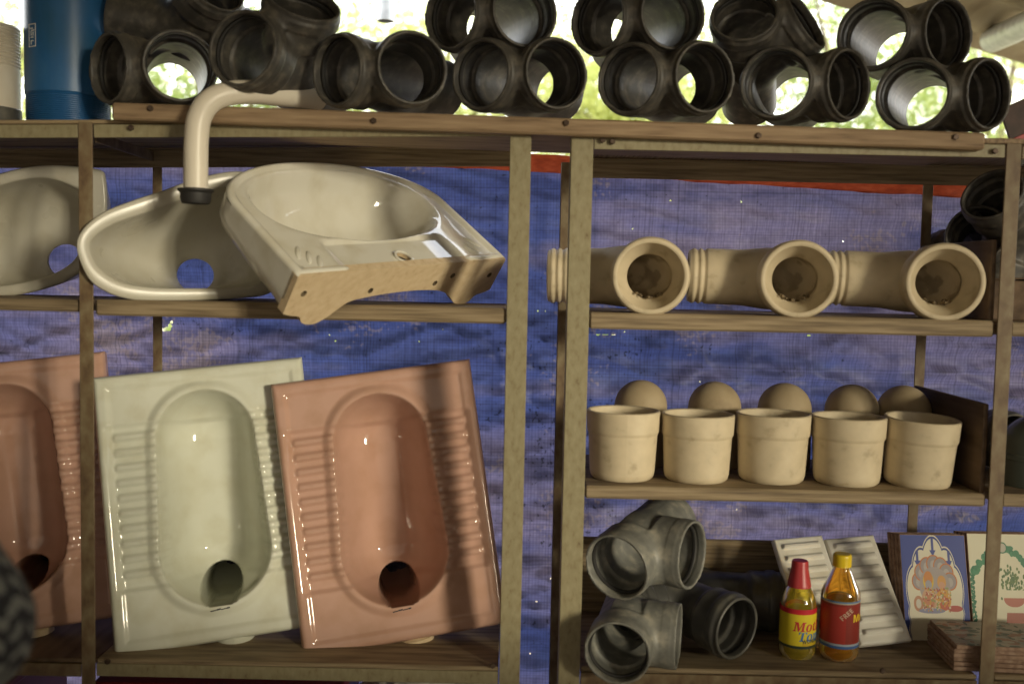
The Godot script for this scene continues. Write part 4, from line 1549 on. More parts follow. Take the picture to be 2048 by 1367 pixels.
func bottom_shelf() -> void:
	var l := 0.112
	var m := tee(deg_to_rad(88.0), l, 0.25)
	var ang := deg_to_rad(88.0)
	# upper tee, propped on the ones below
	var t := put_tee(m, l, at(1312, 1120, -0.005), Vector3(-0.50, -0.16, 0.80), Vector3(0.84, 0.02, 0.45), M.grey_pvc, "dusty grey pipe tee lying on top of the other grey fittings", "grey fittings on the lowest shelf", "pipe_tee", 1.07)
	seal_rings(t, ang, l, 0.0582)
	t = put_tee(m, l, at(1297, 1281, 0.03), Vector3(-0.24, -0.10, 0.96), Vector3(0.99, 0.02, -0.05), M.grey_pvc, "dusty grey pipe tee at the shelf edge, one mouth over the edge", "grey fittings on the lowest shelf")
	seal_rings(t, ang, l, 0.0582)
	var bend := pvc_bend(0.11, 0.06, deg_to_rad(80.0))
	var b := thing("pipe_bend", "dark grey pipe bend with its mouth turned to the yellow bottle", "pipe fitting", "grey fittings on the lowest shelf")
	var dz := yaw(38.0, -3.0)
	var mc := at(1474, 1256, -0.03)
	b.transform = Transform3D(aim(dz, Vector3(0.8, 0.0, -0.5)), mc - dz * 0.11)
	part("fitting_body", bend, M.dark_pvc, b)
	var b2 := thing("pipe_bend", "dark pipe bend lying behind the yellow bottle, against the back board", "pipe fitting", "grey fittings on the lowest shelf")
	var e := at(1556, 1215, -0.25)
	b2.transform = Transform3D(aim(Vector3(1, 0.0, 0.12), Vector3(0.1, 0.2, 1.0)), Vector3(e.x - 0.11, 0.778, -0.25))
	part("fitting_body", bend, M.dark_pvc, b2)
	bottles()
	foot_rests()
	picture_tiles()


func liquid(called: String, c: Color, rough := 0.03) -> StandardMaterial3D:
	var m := mat(called, c, rough)
	m.refraction_enabled = true
	m.refraction_scale = 0.035
	m.albedo_color.a = 0.12
	m.transparency = BaseMaterial3D.TRANSPARENCY_DISABLED
	return m


func canvas(w: int, h: int, c: Color) -> Image:
	var im := Image.create(w, h, false, Image.FORMAT_RGB8)
	im.fill(c)
	return im


func disc(im: Image, cx: float, cy: float, rx: float, ry: float, c: Color, inner := 0.0) -> void:
	for y in range(maxi(0, int(cy - ry)), mini(im.get_height(), int(cy + ry) + 1)):
		for x in range(maxi(0, int(cx - rx)), mini(im.get_width(), int(cx + rx) + 1)):
			var d := pow((x - cx) / rx, 2) + pow((y - cy) / ry, 2)
			if d <= 1.0 and d >= inner * inner:
				im.set_pixel(x, y, c)


func poly(im: Image, pts: PackedVector2Array, c: Color) -> void:
	var lo := pts[0]
	var hi := pts[0]
	for p in pts:
		lo = lo.min(p)
		hi = hi.max(p)
	for y in range(maxi(0, int(lo.y)), mini(im.get_height(), int(hi.y) + 1)):
		for x in range(maxi(0, int(lo.x)), mini(im.get_width(), int(hi.x) + 1)):
			if Geometry2D.is_point_in_polygon(Vector2(x, y), pts):
				im.set_pixel(x, y, c)


# letters bent round a bottle: each glyph of a TextMesh is moved onto the cylinder
func bent_text(text: String, height: float, radius: float, angle0: float, y: float, bold := true, slant := 0.0, serif := true, rot := 0.0) -> ArrayMesh:
	var f := SystemFont.new()
	f.font_names = PackedStringArray(["Droid Serif" if serif else "Droid Sans"])
	f.font_weight = 700 if bold else 400
	var tm := TextMesh.new()
	tm.text = text
	tm.font = f
	tm.font_size = 64
	tm.pixel_size = height / 46.0
	tm.depth = 0.0004
	tm.curve_step = 2.0
	tm.horizontal_alignment = HORIZONTAL_ALIGNMENT_LEFT
	var arr := tm.get_mesh_arrays()
	var v: PackedVector3Array = arr[Mesh.ARRAY_VERTEX]
	var n: PackedVector3Array = arr[Mesh.ARRAY_NORMAL]
	for k in v.size():
		var q := v[k]
		q.x += q.y * slant
		var qq := Vector2(q.x, q.y).rotated(rot)
		var an := angle0 + qq.x / radius
		var d := Vector3(sin(an), 0, cos(an))
		v[k] = d * (radius + q.z) + Vector3(0, y + qq.y, 0)
		n[k] = (Vector3(d.z, 0, -d.x) * n[k].x + Vector3.UP * n[k].y + d * n[k].z).normalized()
	arr[Mesh.ARRAY_VERTEX] = v
	arr[Mesh.ARRAY_NORMAL] = n
	arr[Mesh.ARRAY_TANGENT] = null
	var m := ArrayMesh.new()
	m.add_surface_from_arrays(Mesh.PRIMITIVE_TRIANGLES, arr)
	return m


func label_shell(r: float, y0: float, y1: float) -> ArrayMesh:
	var s := Shape.new()
	var p := PackedVector3Array()
	var uv := PackedVector2Array()
	for b in 5:
		for a in 73:
			var an := TAU * a / 72.0
			var y := lerpf(y1, y0, b / 4.0)
			p.append(Vector3(r * sin(an), y, r * cos(an)))
			uv.append(Vector2(a / 72.0, b / 4.0))
	s.grid(p, 73, 5, false, false, null, uv)
	return s.mesh()


func printed(called: String, im: Image, rough := 0.45) -> StandardMaterial3D:
	var m := mat(called, Color.WHITE, rough)
	m.albedo_texture = ImageTexture.create_from_image(im)
	m.metallic_specular = 0.35
	return m


func bottles() -> void:
	# a: yellow liquid, flared red cap
	var pa := at(1594, 1316, -0.085)
	var a := thing("bottle", "yellow liquid bottle with a tapered red cap and yellow label", "bottle", "bottles on the lowest shelf", Vector3(pa.x, 0.7085, -0.088))
	var body := [Vector2(0, 0.004), Vector2(0.026, 0.0), Vector2(0.034, 0.003), Vector2(0.0382, 0.012), Vector2(0.0386, 0.02), Vector2(0.0378, 0.03), Vector2(0.0375, 0.105), Vector2(0.037, 0.116), Vector2(0.034, 0.130), Vector2(0.028, 0.145), Vector2(0.021, 0.157), Vector2(0.0165, 0.165), Vector2(0.0160, 0.195), Vector2(0, 0.195)]
	part("bottle_body", lathe_mesh(body, 64), liquid("yellow_liquid", lin(0.95, 0.78, 0.10)), a)
	part("cap", lathe_mesh([Vector2(0.0175, 0.152), Vector2(0.0245, 0.152), Vector2(0.0245, 0.156), Vector2(0.0180, 0.190), Vector2(0.0172, 0.205), Vector2(0.0155, 0.2075), Vector2(0, 0.2075)], 48), M.cap_red, a)
	var im := canvas(512, 200, lin(0.62, 0.50, 0.03))
	# green field fading is print: flat shapes of green, red band on top, dark band below
	for x in 512:
		for y in 200:
			var d := Vector2((x - 180) / 130.0, (y - 150) / 70.0).length()
			if d < 1.0:
				im.set_pixel(x, y, lin(0.62, 0.50, 0.03).lerp(lin(0.14, 0.24, 0.03), 1.0 - d))
	im.fill_rect(Rect2i(0, 0, 512, 26), lin(0.46, 0.02, 0.03))
	im.fill_rect(Rect2i(0, 186, 512, 14), lin(0.03, 0.045, 0.03))
	im.fill_rect(Rect2i(0, 170, 90, 16), lin(0.5, 0.35, 0.02))
	disc(im, 318, 36, 14, 20, lin(0.35, 0.48, 0.38))
	disc(im, 318, 36, 8, 12, lin(0.55, 0.62, 0.5))
	im.fill_rect(Rect2i(262, 160, 120, 14), lin(0.62, 0.30, 0.16))
	part("label", label_shell(0.0382, 0.028, 0.112), printed("label_yellow", im), a)
	var rd := mat("ink_red", lin(0.45, 0.02, 0.03), 0.5)
	var bl := mat("ink_blue", lin(0.03, 0.15, 0.38), 0.5)
	# the label's front is turned to the right, as the letters run round out of sight
	part("lettering", bent_text("Mother's", 0.020, 0.0384, -0.52, 0.075, true, 0.2), rd, a)
	part("lettering", bent_text("Touch", 0.020, 0.0384, -0.25, 0.054, true, 0.2), bl, a)
	part("lettering", bent_text("WONDER", 0.008, 0.0384, -0.02, 0.044, true, 0.0, false), M.print_black, a)
	# b: amber liquid, yellow screw cap
	var pb := at(1677, 1315, -0.085)
	var b := thing("bottle", "amber liquid bottle with a yellow screw cap and dark red label", "bottle", "bottles on the lowest shelf", Vector3(pb.x, 0.7085, -0.086))
	body = [Vector2(0, 0.004), Vector2(0.026, 0.0), Vector2(0.034, 0.003), Vector2(0.0388, 0.012), Vector2(0.0392, 0.02), Vector2(0.0378, 0.032), Vector2(0.0375, 0.125), Vector2(0.0385, 0.133), Vector2(0.0375, 0.143), Vector2(0.033, 0.156), Vector2(0.026, 0.172), Vector2(0.0205, 0.186), Vector2(0.0168, 0.194), Vector2(0.0160, 0.215), Vector2(0, 0.215)]
	b.scale = Vector3(1.06, 1.0, 1.06)
	part("bottle_body", lathe_mesh(body, 64), liquid("amber_liquid", lin(0.97, 0.50, 0.06)), b)
	var cp := []
	cp.append(Vector2(0.0165, 0.1975))
	for k in 5:
		cp.append(Vector2(0.0186, 0.1985 + k * 0.0048))
		cp.append(Vector2(0.0181, 0.2009 + k * 0.0048))
	cp.append(Vector2(0.0178, 0.2225))
	cp.append(Vector2(0.0155, 0.2245))
	cp.append(Vector2(0, 0.2245))
	part("cap", lathe_mesh(cp, 48), M.cap_yellow, b)
	im = canvas(512, 220, lin(0.21, 0.028, 0.02))
	for x in 512:
		for y in 220:
			var d := Vector2((x - 226) / 90.0, (y - 45) / 80.0).length()
			if d < 1.0:
				im.set_pixel(x, y, lin(0.16, 0.022, 0.016).lerp(lin(0.045, 0.03, 0.02), 1.0 - d))
	im.fill_rect(Rect2i(300, 26, 212, 170), lin(0.30, 0.034, 0.026))
	im.fill_rect(Rect2i(0, 0, 512, 9), lin(0.07, 0.16, 0.36))
	im.fill_rect(Rect2i(0, 9, 512, 6), lin(0.32, 0.30, 0.24))
	im.fill_rect(Rect2i(0, 198, 512, 12), lin(0.30, 0.34, 0.40))
	im.fill_rect(Rect2i(0, 208, 512, 12), lin(0.05, 0.11, 0.28))
	im.fill_rect(Rect2i(120, 14, 46, 186), lin(0.08, 0.03, 0.016))
	disc(im, 322, 116, 24, 32, lin(0.52, 0.34, 0.22))
	disc(im, 322, 110, 17, 22, lin(0.50, 0.035, 0.03))
	disc(im, 322, 110, 6, 9, lin(0.50, 0.16, 0.10))
	im.fill_rect(Rect2i(342, 160, 40, 26), lin(0.72, 0.50, 0.06))
	im.fill_rect(Rect2i(346, 164, 32, 10), lin(0.75, 0.62, 0.25))
	part("label", label_shell(0.0383, 0.031, 0.133), printed("label_red", im), b)
	part("lettering", bent_text("Musk", 0.016, 0.0385, 0.36, 0.096, true, 0.0, false), mat("ink_yellow", lin(0.70, 0.48, 0.02), 0.5), b)
	part("lettering", bent_text("FREE", 0.010, 0.0385, -0.28, 0.094, true, 0.0, false, 0.75), mat("ink_cream", lin(0.42, 0.30, 0.22), 0.5), b)


func foot_rests() -> void:
	var w := 0.120
	var h := 0.253
	var f := func(x: float, y: float) -> float:
		var e := minf(minf(x, w - x), minf(y, h - y))
		var z := 0.0
		var rad := 0.006
		if e < rad:
			z -= rad - sqrt(maxf(rad * rad - (rad - e) * (rad - e), 0.0))
		var k := (h - y - 0.010) / 0.0292
		if k > 0.0 and k < 8.0:
			var q := k - floorf(k)
			z += 0.0075 * smoothstep(0.10, 0.40, q) * (1.0 - smoothstep(0.58, 0.68, q)) * smoothstep(0.013, 0.020, x) * smoothstep(0.013, 0.017, w - x)
		return z
	var m := relief(w, h, 60, 200, f, 0.016)
	for a in [[Vector3(0.77, 0.7245, -0.114), "white ribbed foot rest plate leaning behind the amber bottle"], [Vector3(0.648, 0.7225, -0.108), "white ribbed foot rest plate behind the yellow bottle, left of its twin"]]:
		var t := thing("foot_rest", a[1], "foot rest", "ribbed foot rests leaning on the back board", a[0])
		t.basis = Basis(Vector3.UP, 0.053) * Basis(Vector3.RIGHT, -0.708) * Basis(Vector3(0, 0, 1), 0.103)
		part("rest_body", m, M.white_glaze, t)


func arch_print(w: int, h: int, field: Color, edge: Color, paper: Color) -> Image:
	# a many-foiled arch drawn on the tile: coloured spandrels, pale opening
	var im := canvas(w, h, paper)
	var inside := func(u: float, v: float) -> float:
		# distance-like measure: below 0 is the opening. u -1..1, v 0 (top)..1
		var d := 9.0
		for q in [[0.0, 0.30, 0.27], [0.36, 0.36, 0.22], [-0.36, 0.36, 0.22], [0.56, 0.52, 0.22], [-0.56, 0.52, 0.22]]:
			d = minf(d, Vector2((u - q[0]) * 0.8, v - q[1]).length() - q[2])
		var half := 0.80 - 0.05 * sin(v * 40.0) * 0.4
		d = minf(d, maxf(absf(u) - half, 0.52 - v))
		return d
	for y in h:
		for x in w:
			var u := (float(x) / w) * 2.0 - 1.0
			var v := float(y) / h
			var d: float = inside.call(u, v)
			if d > 0.035:
				im.set_pixel(x, y, field)
			elif d > 0.02:
				im.set_pixel(x, y, paper)
			elif d > 0.0:
				im.set_pixel(x, y, edge)
	return im


func picture_tiles() -> void:
	# upright pack of printed tiles
	var o := at(1824, 1070, -0.185)
	var paper := lin(0.66, 0.62, 0.48)
	var im := arch_print(300, 400, lin(0.032, 0.055, 0.27), lin(0.025, 0.04, 0.20), paper)
	var blue := lin(0.05, 0.07, 0.26)
	for q in [[150, 70, 62], [78, 110, 50], [222, 110, 50]]:
		poly(im, PackedVector2Array([Vector2(q[0] - 6, q[1] - q[2]), Vector2(q[0] + 6, q[1] - q[2]), Vector2(q[0] + 5, q[1] - 12), Vector2(q[0] + 14, q[1] - 12), Vector2(q[0], q[1] + 12), Vector2(q[0] - 14, q[1] - 12), Vector2(q[0] - 5, q[1] - 12)]), blue)
	# a plain seated pair under a scalloped hood, as soft blocks of colour
	for k in 7:
		var an := PI + PI * (k + 0.5) / 7.0
		var c := Vector2(150 + 72 * cos(an), 196 + 86 * sin(an))
		disc(im, c.x, c.y, 33, 35, lin(0.50, 0.17, 0.05))
		disc(im, c.x, c.y, 28, 30, lin(0.30, 0.27, 0.27))
		disc(im, c.x, c.y + 4, 14, 18, lin(0.42, 0.38, 0.36))
	disc(im, 150, 196, 70, 74, lin(0.36, 0.31, 0.30))
	for q in [[122, 232, 24, 34, lin(0.62, 0.42, 0.03)], [122, 222, 20, 28, lin(0.55, 0.22, 0.05)], [122, 246, 15, 18, lin(0.33, 0.32, 0.36)], [182, 236, 20, 26, lin(0.58, 0.30, 0.08)], [182, 250, 14, 16, lin(0.55, 0.30, 0.18)], [124, 300, 36, 42, lin(0.55, 0.33, 0.20)], [120, 310, 24, 34, lin(0.50, 0.20, 0.10)], [186, 302, 34, 42, lin(0.58, 0.30, 0.05)], [190, 316, 22, 28, lin(0.50, 0.12, 0.06)], [72, 318, 22, 30, lin(0.45, 0.22, 0.12)], [72, 318, 12, 18, lin(0.60, 0.56, 0.48)], [236, 336, 34, 12, lin(0.42, 0.08, 0.06)], [130, 345, 60, 10, lin(0.24, 0.24, 0.36)]]:
		disc(im, q[0], q[1] - 56, q[2], q[3], q[4])
	var r := RandomNumberGenerator.new()
	r.seed = 3
	for k in 150:
		var c: Color = [lin(0.55, 0.3, 0.05), lin(0.35, 0.08, 0.05), lin(0.25, 0.3, 0.1), lin(0.6, 0.5, 0.35)][k % 4]
		disc(im, r.randf_range(92, 220), r.randf_range(202, 290), r.randf_range(2, 5), r.randf_range(2, 6), c)
	var front := printed("tile_print_blue", im, 0.42)
	var edge := textured("tile_edge", noise_tex(81, 0.03, [[0.0, lin(0.20, 0.12, 0.08)], [0.6, lin(0.36, 0.24, 0.17)], [1.0, lin(0.45, 0.33, 0.25)]], 4, 256), Vector3(6, 6, 6), 0.85)
	var glaze := mat("tile_glaze", paper, 0.15)
	tile_pack(Vector3(o.x, 0.7085, -0.19), 0.152, 0.236, 4, front, edge, glaze, 0.03, "upright pack of picture tiles, blue arch over a seated pair in orange")
	# the second pack: green arch with a pink pot of leaves
	im = canvas(300, 400, lin(0.66, 0.63, 0.46))
	var green := lin(0.03, 0.16, 0.08)
	for k in 70:
		var t := k / 69.0
		var x := 20 + 260 * t
		var y := 150 - 95 * sin(t * PI)
		disc(im, x + r.randf_range(-8, 8), y + r.randf_range(-10, 10), r.randf_range(7, 15), r.randf_range(7, 13), green.lerp(lin(0.06, 0.25, 0.12), r.randf()))
	disc(im, 150, 52, 20, 22, lin(0.45, 0.42, 0.34))
	disc(im, 150, 52, 20, 22, green, 0.8)
	for k in 60:
		disc(im, 10 + r.randf_range(-8, 10), 150 + k * 4, r.randf_range(3, 8), r.randf_range(4, 8), green)
		disc(im, 290 + r.randf_range(-8, 10), 150 + k * 4, r.randf_range(3, 8), r.randf_range(4, 8), green)
	for k in 110:
		disc(im, 185 + r.randfn() * 24, 190 + r.randfn() * 26, 4, 6, lin(0.06, 0.13, 0.05).lerp(lin(0.14, 0.2, 0.06), r.randf()))
	disc(im, 185, 248, 44, 30, lin(0.42, 0.14, 0.09))
	im.fill_rect(Rect2i(135, 214, 100, 30), lin(0.66, 0.63, 0.46))
	poly(im, PackedVector2Array([Vector2(150, 300), Vector2(220, 300), Vector2(235, 400), Vector2(135, 400)]), lin(0.35, 0.11, 0.07))
	var o2 := at(1958, 1070, -0.20)
	tile_pack(Vector3(o2.x + 0.004, 0.7085, -0.205), 0.165, 0.238, 4, printed("tile_print_green", im, 0.42), edge, glaze, 0.02, "upright pack of picture tiles with a green arch, behind the right rack post")
	# flat stack in front
	var im2 := canvas(300, 200, lin(0.42, 0.36, 0.28))
	for k in 260:
		disc(im2, r.randf_range(0, 300), r.randf_range(0, 200), r.randf_range(3, 18), r.randf_range(3, 12), [lin(0.36, 0.20, 0.14), lin(0.34, 0.32, 0.27), lin(0.46, 0.40, 0.31), lin(0.12, 0.14, 0.11)][k % 4])
	var topm := printed("tile_print_worn", im2, 0.4)
	var st := thing("tile_stack", "flat stack of picture tiles in front of the upright packs, dusty print on top", "tile stack", "", Vector3(0.935, 0.7085, -0.02))
	st.basis = Basis(Vector3.UP, -0.06)
	for k in 6:
		var jx := r.randf_range(-0.005, 0.004)
		var jz := r.randf_range(-0.004, 0.003)
		var y := 0.0047 + k * 0.0092
		var tile := part("tile", box_mesh(Vector3(0.24, 0.0086, 0.155), 0.0012), edge, st)
		tile.position = Vector3(0.12 + jx, y, -0.079 + jz)
		if k == 5:
			var s := Shape.new()
			s.v.append_array([Vector3(-0.1185, 0.0046, 0.0762), Vector3(-0.1185, 0.0046, -0.0762), Vector3(0.1185, 0.0046, -0.0762), Vector3(0.1185, 0.0046, 0.0762)])
			for q in 4:
				s.n.append(Vector3.UP)
			s.t.append_array([Vector2(0, 1), Vector2(0, 0), Vector2(1, 0), Vector2(1, 1)])
			s.i.append_array([0, 1, 2, 0, 2, 3])
			part("printed_face", s.mesh(), topm, tile)


func tile_pack(p: Vector3, w: float, h: float, count: int, front: Material, edge: Material, glaze: Material, turn: float, label: String) -> void:
	var t := thing("tile_pack", label, "tile pack", "upright tile packs at the right", p)
	t.basis = Basis(Vector3.UP, turn) * Basis(Vector3.RIGHT, -0.26)
	for k in count:
		var tile := part("tile", box_mesh(Vector3(w, h, 0.0084), 0.0012), edge, t)
		tile.position = Vector3(w * 0.5 - k * 0.0045, h * 0.5 + k * 0.0015, -0.0045 - k * 0.0092)
		if k == 0:
			var s := Shape.new()
			var z := 0.0045
			s.v.append_array([Vector3(-w * 0.49, h * 0.492, z), Vector3(w * 0.49, h * 0.492, z), Vector3(w * 0.49, -h * 0.492, z), Vector3(-w * 0.49, -h * 0.492, z)])
			for q in 4:
				s.n.append(Vector3(0, 0, 1))
			s.t.append_array([Vector2(0.02, 0.0), Vector2(1, 0), Vector2(1, 1), Vector2(0.02, 1)])
			s.i.append_array([0, 1, 2, 0, 2, 3])
			part("printed_face", s.mesh(), front, tile)


# ---------------------------------------------------------------- next bay to the right
func next_bay() -> void:
	var bend := pvc_bend(0.10, 0.08, deg_to_rad(70.0))
	var list := [
		[at(1984, 388, -0.16), Vector3(-0.62, 0.50, 0.52), Vector3(0.5, 0.9, 0.0), "upper black pipe bend in the shade behind the right rack post", "black_pvc"],
		[at(1953, 468, -0.20), Vector3(-0.55, 0.22, 0.70), Vector3(0.7, 0.0, 0.5), "lower black pipe bend in the shade above the side board", "black_pvc"],
		[Vector3(1.16, 1.505, -0.20), Vector3(-0.2, 0.0, 1.0), Vector3(0.9, 0.0, 0.2), "dark pipe bend on the shelf of the next bay at the right edge", "black_pvc"],
		[Vector3(1.14, 1.155, -0.24), Vector3(0.3, 0.0, 1.0), Vector3(0.9, 0.3, 0.0), "black pipe bend behind the grey green jar at the right edge", "black_pvc"],
	]
	for a in list:
		var t := thing("pipe_bend", a[3], "pipe fitting", "black bends in the next bay")
		var d: Vector3 = a[1].normalized()
		t.transform = Transform3D(aim(d, a[2]), a[0] - d * 0.10)
		part("fitting_body", bend, M[a[4]], t)
	# carton under the black bends
	var ct := thing("carton", "brown carton in the shade under the black bends", "carton", "", Vector3(1.10, 1.4345, -0.24))
	part("carton_body", box_mesh(Vector3(0.21, 0.085, 0.22), 0.003, Transform3D(Basis.IDENTITY, Vector3(0.0, 0.0425, 0.0))), M.wood_dark, ct)
	part("carton_flap", box_mesh(Vector3(0.104, 0.003, 0.22), 0.001, Transform3D(Basis(Vector3(0, 0, 1), 0.05), Vector3(-0.052, 0.088, 0.0))), M.wood_dark, ct)
	part("carton_flap", box_mesh(Vector3(0.104, 0.003, 0.22), 0.001, Transform3D(Basis(Vector3(0, 0, 1), -0.05), Vector3(0.053, 0.088, 0.0))), M.wood_dark, ct)
	# grey-green dome
	var dome := [Vector2(0.075, 0.0), Vector2(0.083, 0.0), Vector2(0.084, 0.02), Vector2(0.082, 0.024), Vector2(0.0825, 0.055), Vector2(0.085, 0.058), Vector2(0.085, 0.066), Vector2(0.0815, 0.069)]
	for k in 15:
		var an := (PI / 2) * k / 14.0
		dome.append(Vector2(0.081 * cos(an), 0.075 + 0.075 * sin(an)))
	var gg := mat("grey_green_gloss", lin(0.16, 0.19, 0.16), 0.2)
	var gp := at(2030, 900, -0.12)
	var j := thing("dome_jar", "glossy grey green domed fitting at the right edge, beside the rack post", "pipe cap", "", Vector3(gp.x + 0.055, 1.0842, -0.12))
	part("dome_body", lathe_mesh(dome, 56), gg, j)
	part("knob", lathe_mesh([Vector2(0.016, 0.148), Vector2(0.018, 0.160), Vector2(0.014, 0.166), Vector2(0, 0.167)], 28), gg, j)
	# printed board at the top right: dark brown, red line, pale lower part
	var bd := thing("printed_board", "leaning brown board with a red stripe at the right end of the rack top", "board")
	var c := at(2074, 262, -0.22)
	var tilt := Basis(Vector3.UP, 0.2) * Basis(Vector3(0, 0, 1), 0.42)
	var bm := textured("board_brown", noise_tex(83, 0.02, [[0.0, lin(0.05, 0.028, 0.022)], [1.0, lin(0.10, 0.055, 0.042)]], 4, 256), Vector3(4, 4, 4), 0.6)
	part("brown_strip", box_mesh(Vector3(0.40, 0.07, 0.006), 0.001, Transform3D(tilt, c + tilt * Vector3(0.13, 0.042, 0))), bm, bd)
	part("red_strip", box_mesh(Vector3(0.40, 0.011, 0.007), 0.001, Transform3D(tilt, c + tilt * Vector3(0.13, 0.001, 0))), mat("board_red", lin(0.50, 0.10, 0.10), 0.5), bd)
	part("pale_strip", box_mesh(Vector3(0.40, 0.05, 0.006), 0.001, Transform3D(tilt, c + tilt * Vector3(0.13, -0.0305, 0))), mat("board_pale", lin(0.42, 0.47, 0.43), 0.5), bd)


# ---------------------------------------------------------------- below the racks
func below_racks() -> void:
	var n := 0
	for a in [[-1.30, "dark red plastic crate under the left bay, in shade"], [-0.60, "dark red plastic crate under the green pan's shelf"]]:
		var t := thing("plastic_crate", a[1], "crate", "red crates under the lowest shelf", Vector3(a[0], 0.3155, -0.19))
		part("crate_body", box_mesh(Vector3(0.50, 0.31, 0.30), 0.012, Transform3D(Basis.IDENTITY, Vector3(0, 0.155, 0))), M.red_plastic, t)
		part("crate_rim", box_mesh(Vector3(0.53, 0.024, 0.33), 0.006, Transform3D(Basis.IDENTITY, Vector3(0, 0.315, 0))), M.red_plastic, t)
		n += 1
	var r := FastNoiseLite.new()
	r.seed = 12
	r.frequency = 9.0
	for a in [[-0.18, 0.655, 0.17, "crumpled white plastic sack under the pink pan's shelf"]]:
		var f := func(p: Vector3) -> float:
			var q := Vector3(p.x / 0.19, p.y / 0.17, p.z / 0.13)
			return (q.length() - 1.0) * 0.12 + r.get_noise_3dv(p) * 0.018 + absf(r.get_noise_3dv(p * 2.0)) * 0.008
		var sk := thing("plastic_sack", a[3], "sack", "", Vector3(-0.18, 0.48, -0.16))
		part("sack_body", nets(f, Vector3(-0.23, -0.21, -0.17), Vector3(0.23, 0.21, 0.17), 0.009), M.white_plastic, sk)
	# white sign board under the right rack's lowest shelf: only its top edge and the tops of its letters show
	var l := at(1262, 1357, -0.05)
	var rr := at(1664, 1357, -0.05)
	var sb := thing("sign_board", "white sign board with dark lettering under the right rack's lowest shelf", "sign", "", Vector3(l.x, 0.3155, -0.05))
	var h := l.y - 0.3155 + 0.001
	var w := rr.x - l.x
	part("board_face", box_mesh(Vector3(w, h, 0.008), 0.001, Transform3D(Basis.IDENTITY, Vector3(w * 0.5, h * 0.5, 0))), M.white_plastic, sb)
	var tm := TextMesh.new()
	var fo := SystemFont.new()
	fo.font_names = PackedStringArray(["Droid Sans"])
	fo.font_weight = 700
	tm.font = fo
	tm.text = "PRODUCT  LTD"
	tm.font_size = 64
	tm.pixel_size = 0.0004
	tm.depth = 0.0008
	var tx := part("lettering", tm, M.print_black, sb)
	tx.position = Vector3(w * 0.60, h - 0.0195, 0.0046)


# ---------------------------------------------------------------- the customer at the left edge
func capsule(p: Vector3, a: Vector3, b: Vector3, ra: float, rb: float) -> float:
	var ab := b - a
	var t := clampf((p - a).dot(ab) / ab.length_squared(), 0.0, 1.0)
	return (p - a - ab * t).length() - lerpf(ra, rb, t)


func bones(list: Array, k: float, grow := 0.0) -> Callable:
	return func(p: Vector3) -> float:
		var d := 9.0
		for b in list:
			d = smin(d, capsule(p, b[0], b[1], b[2], b[3]), k)
		return d - grow


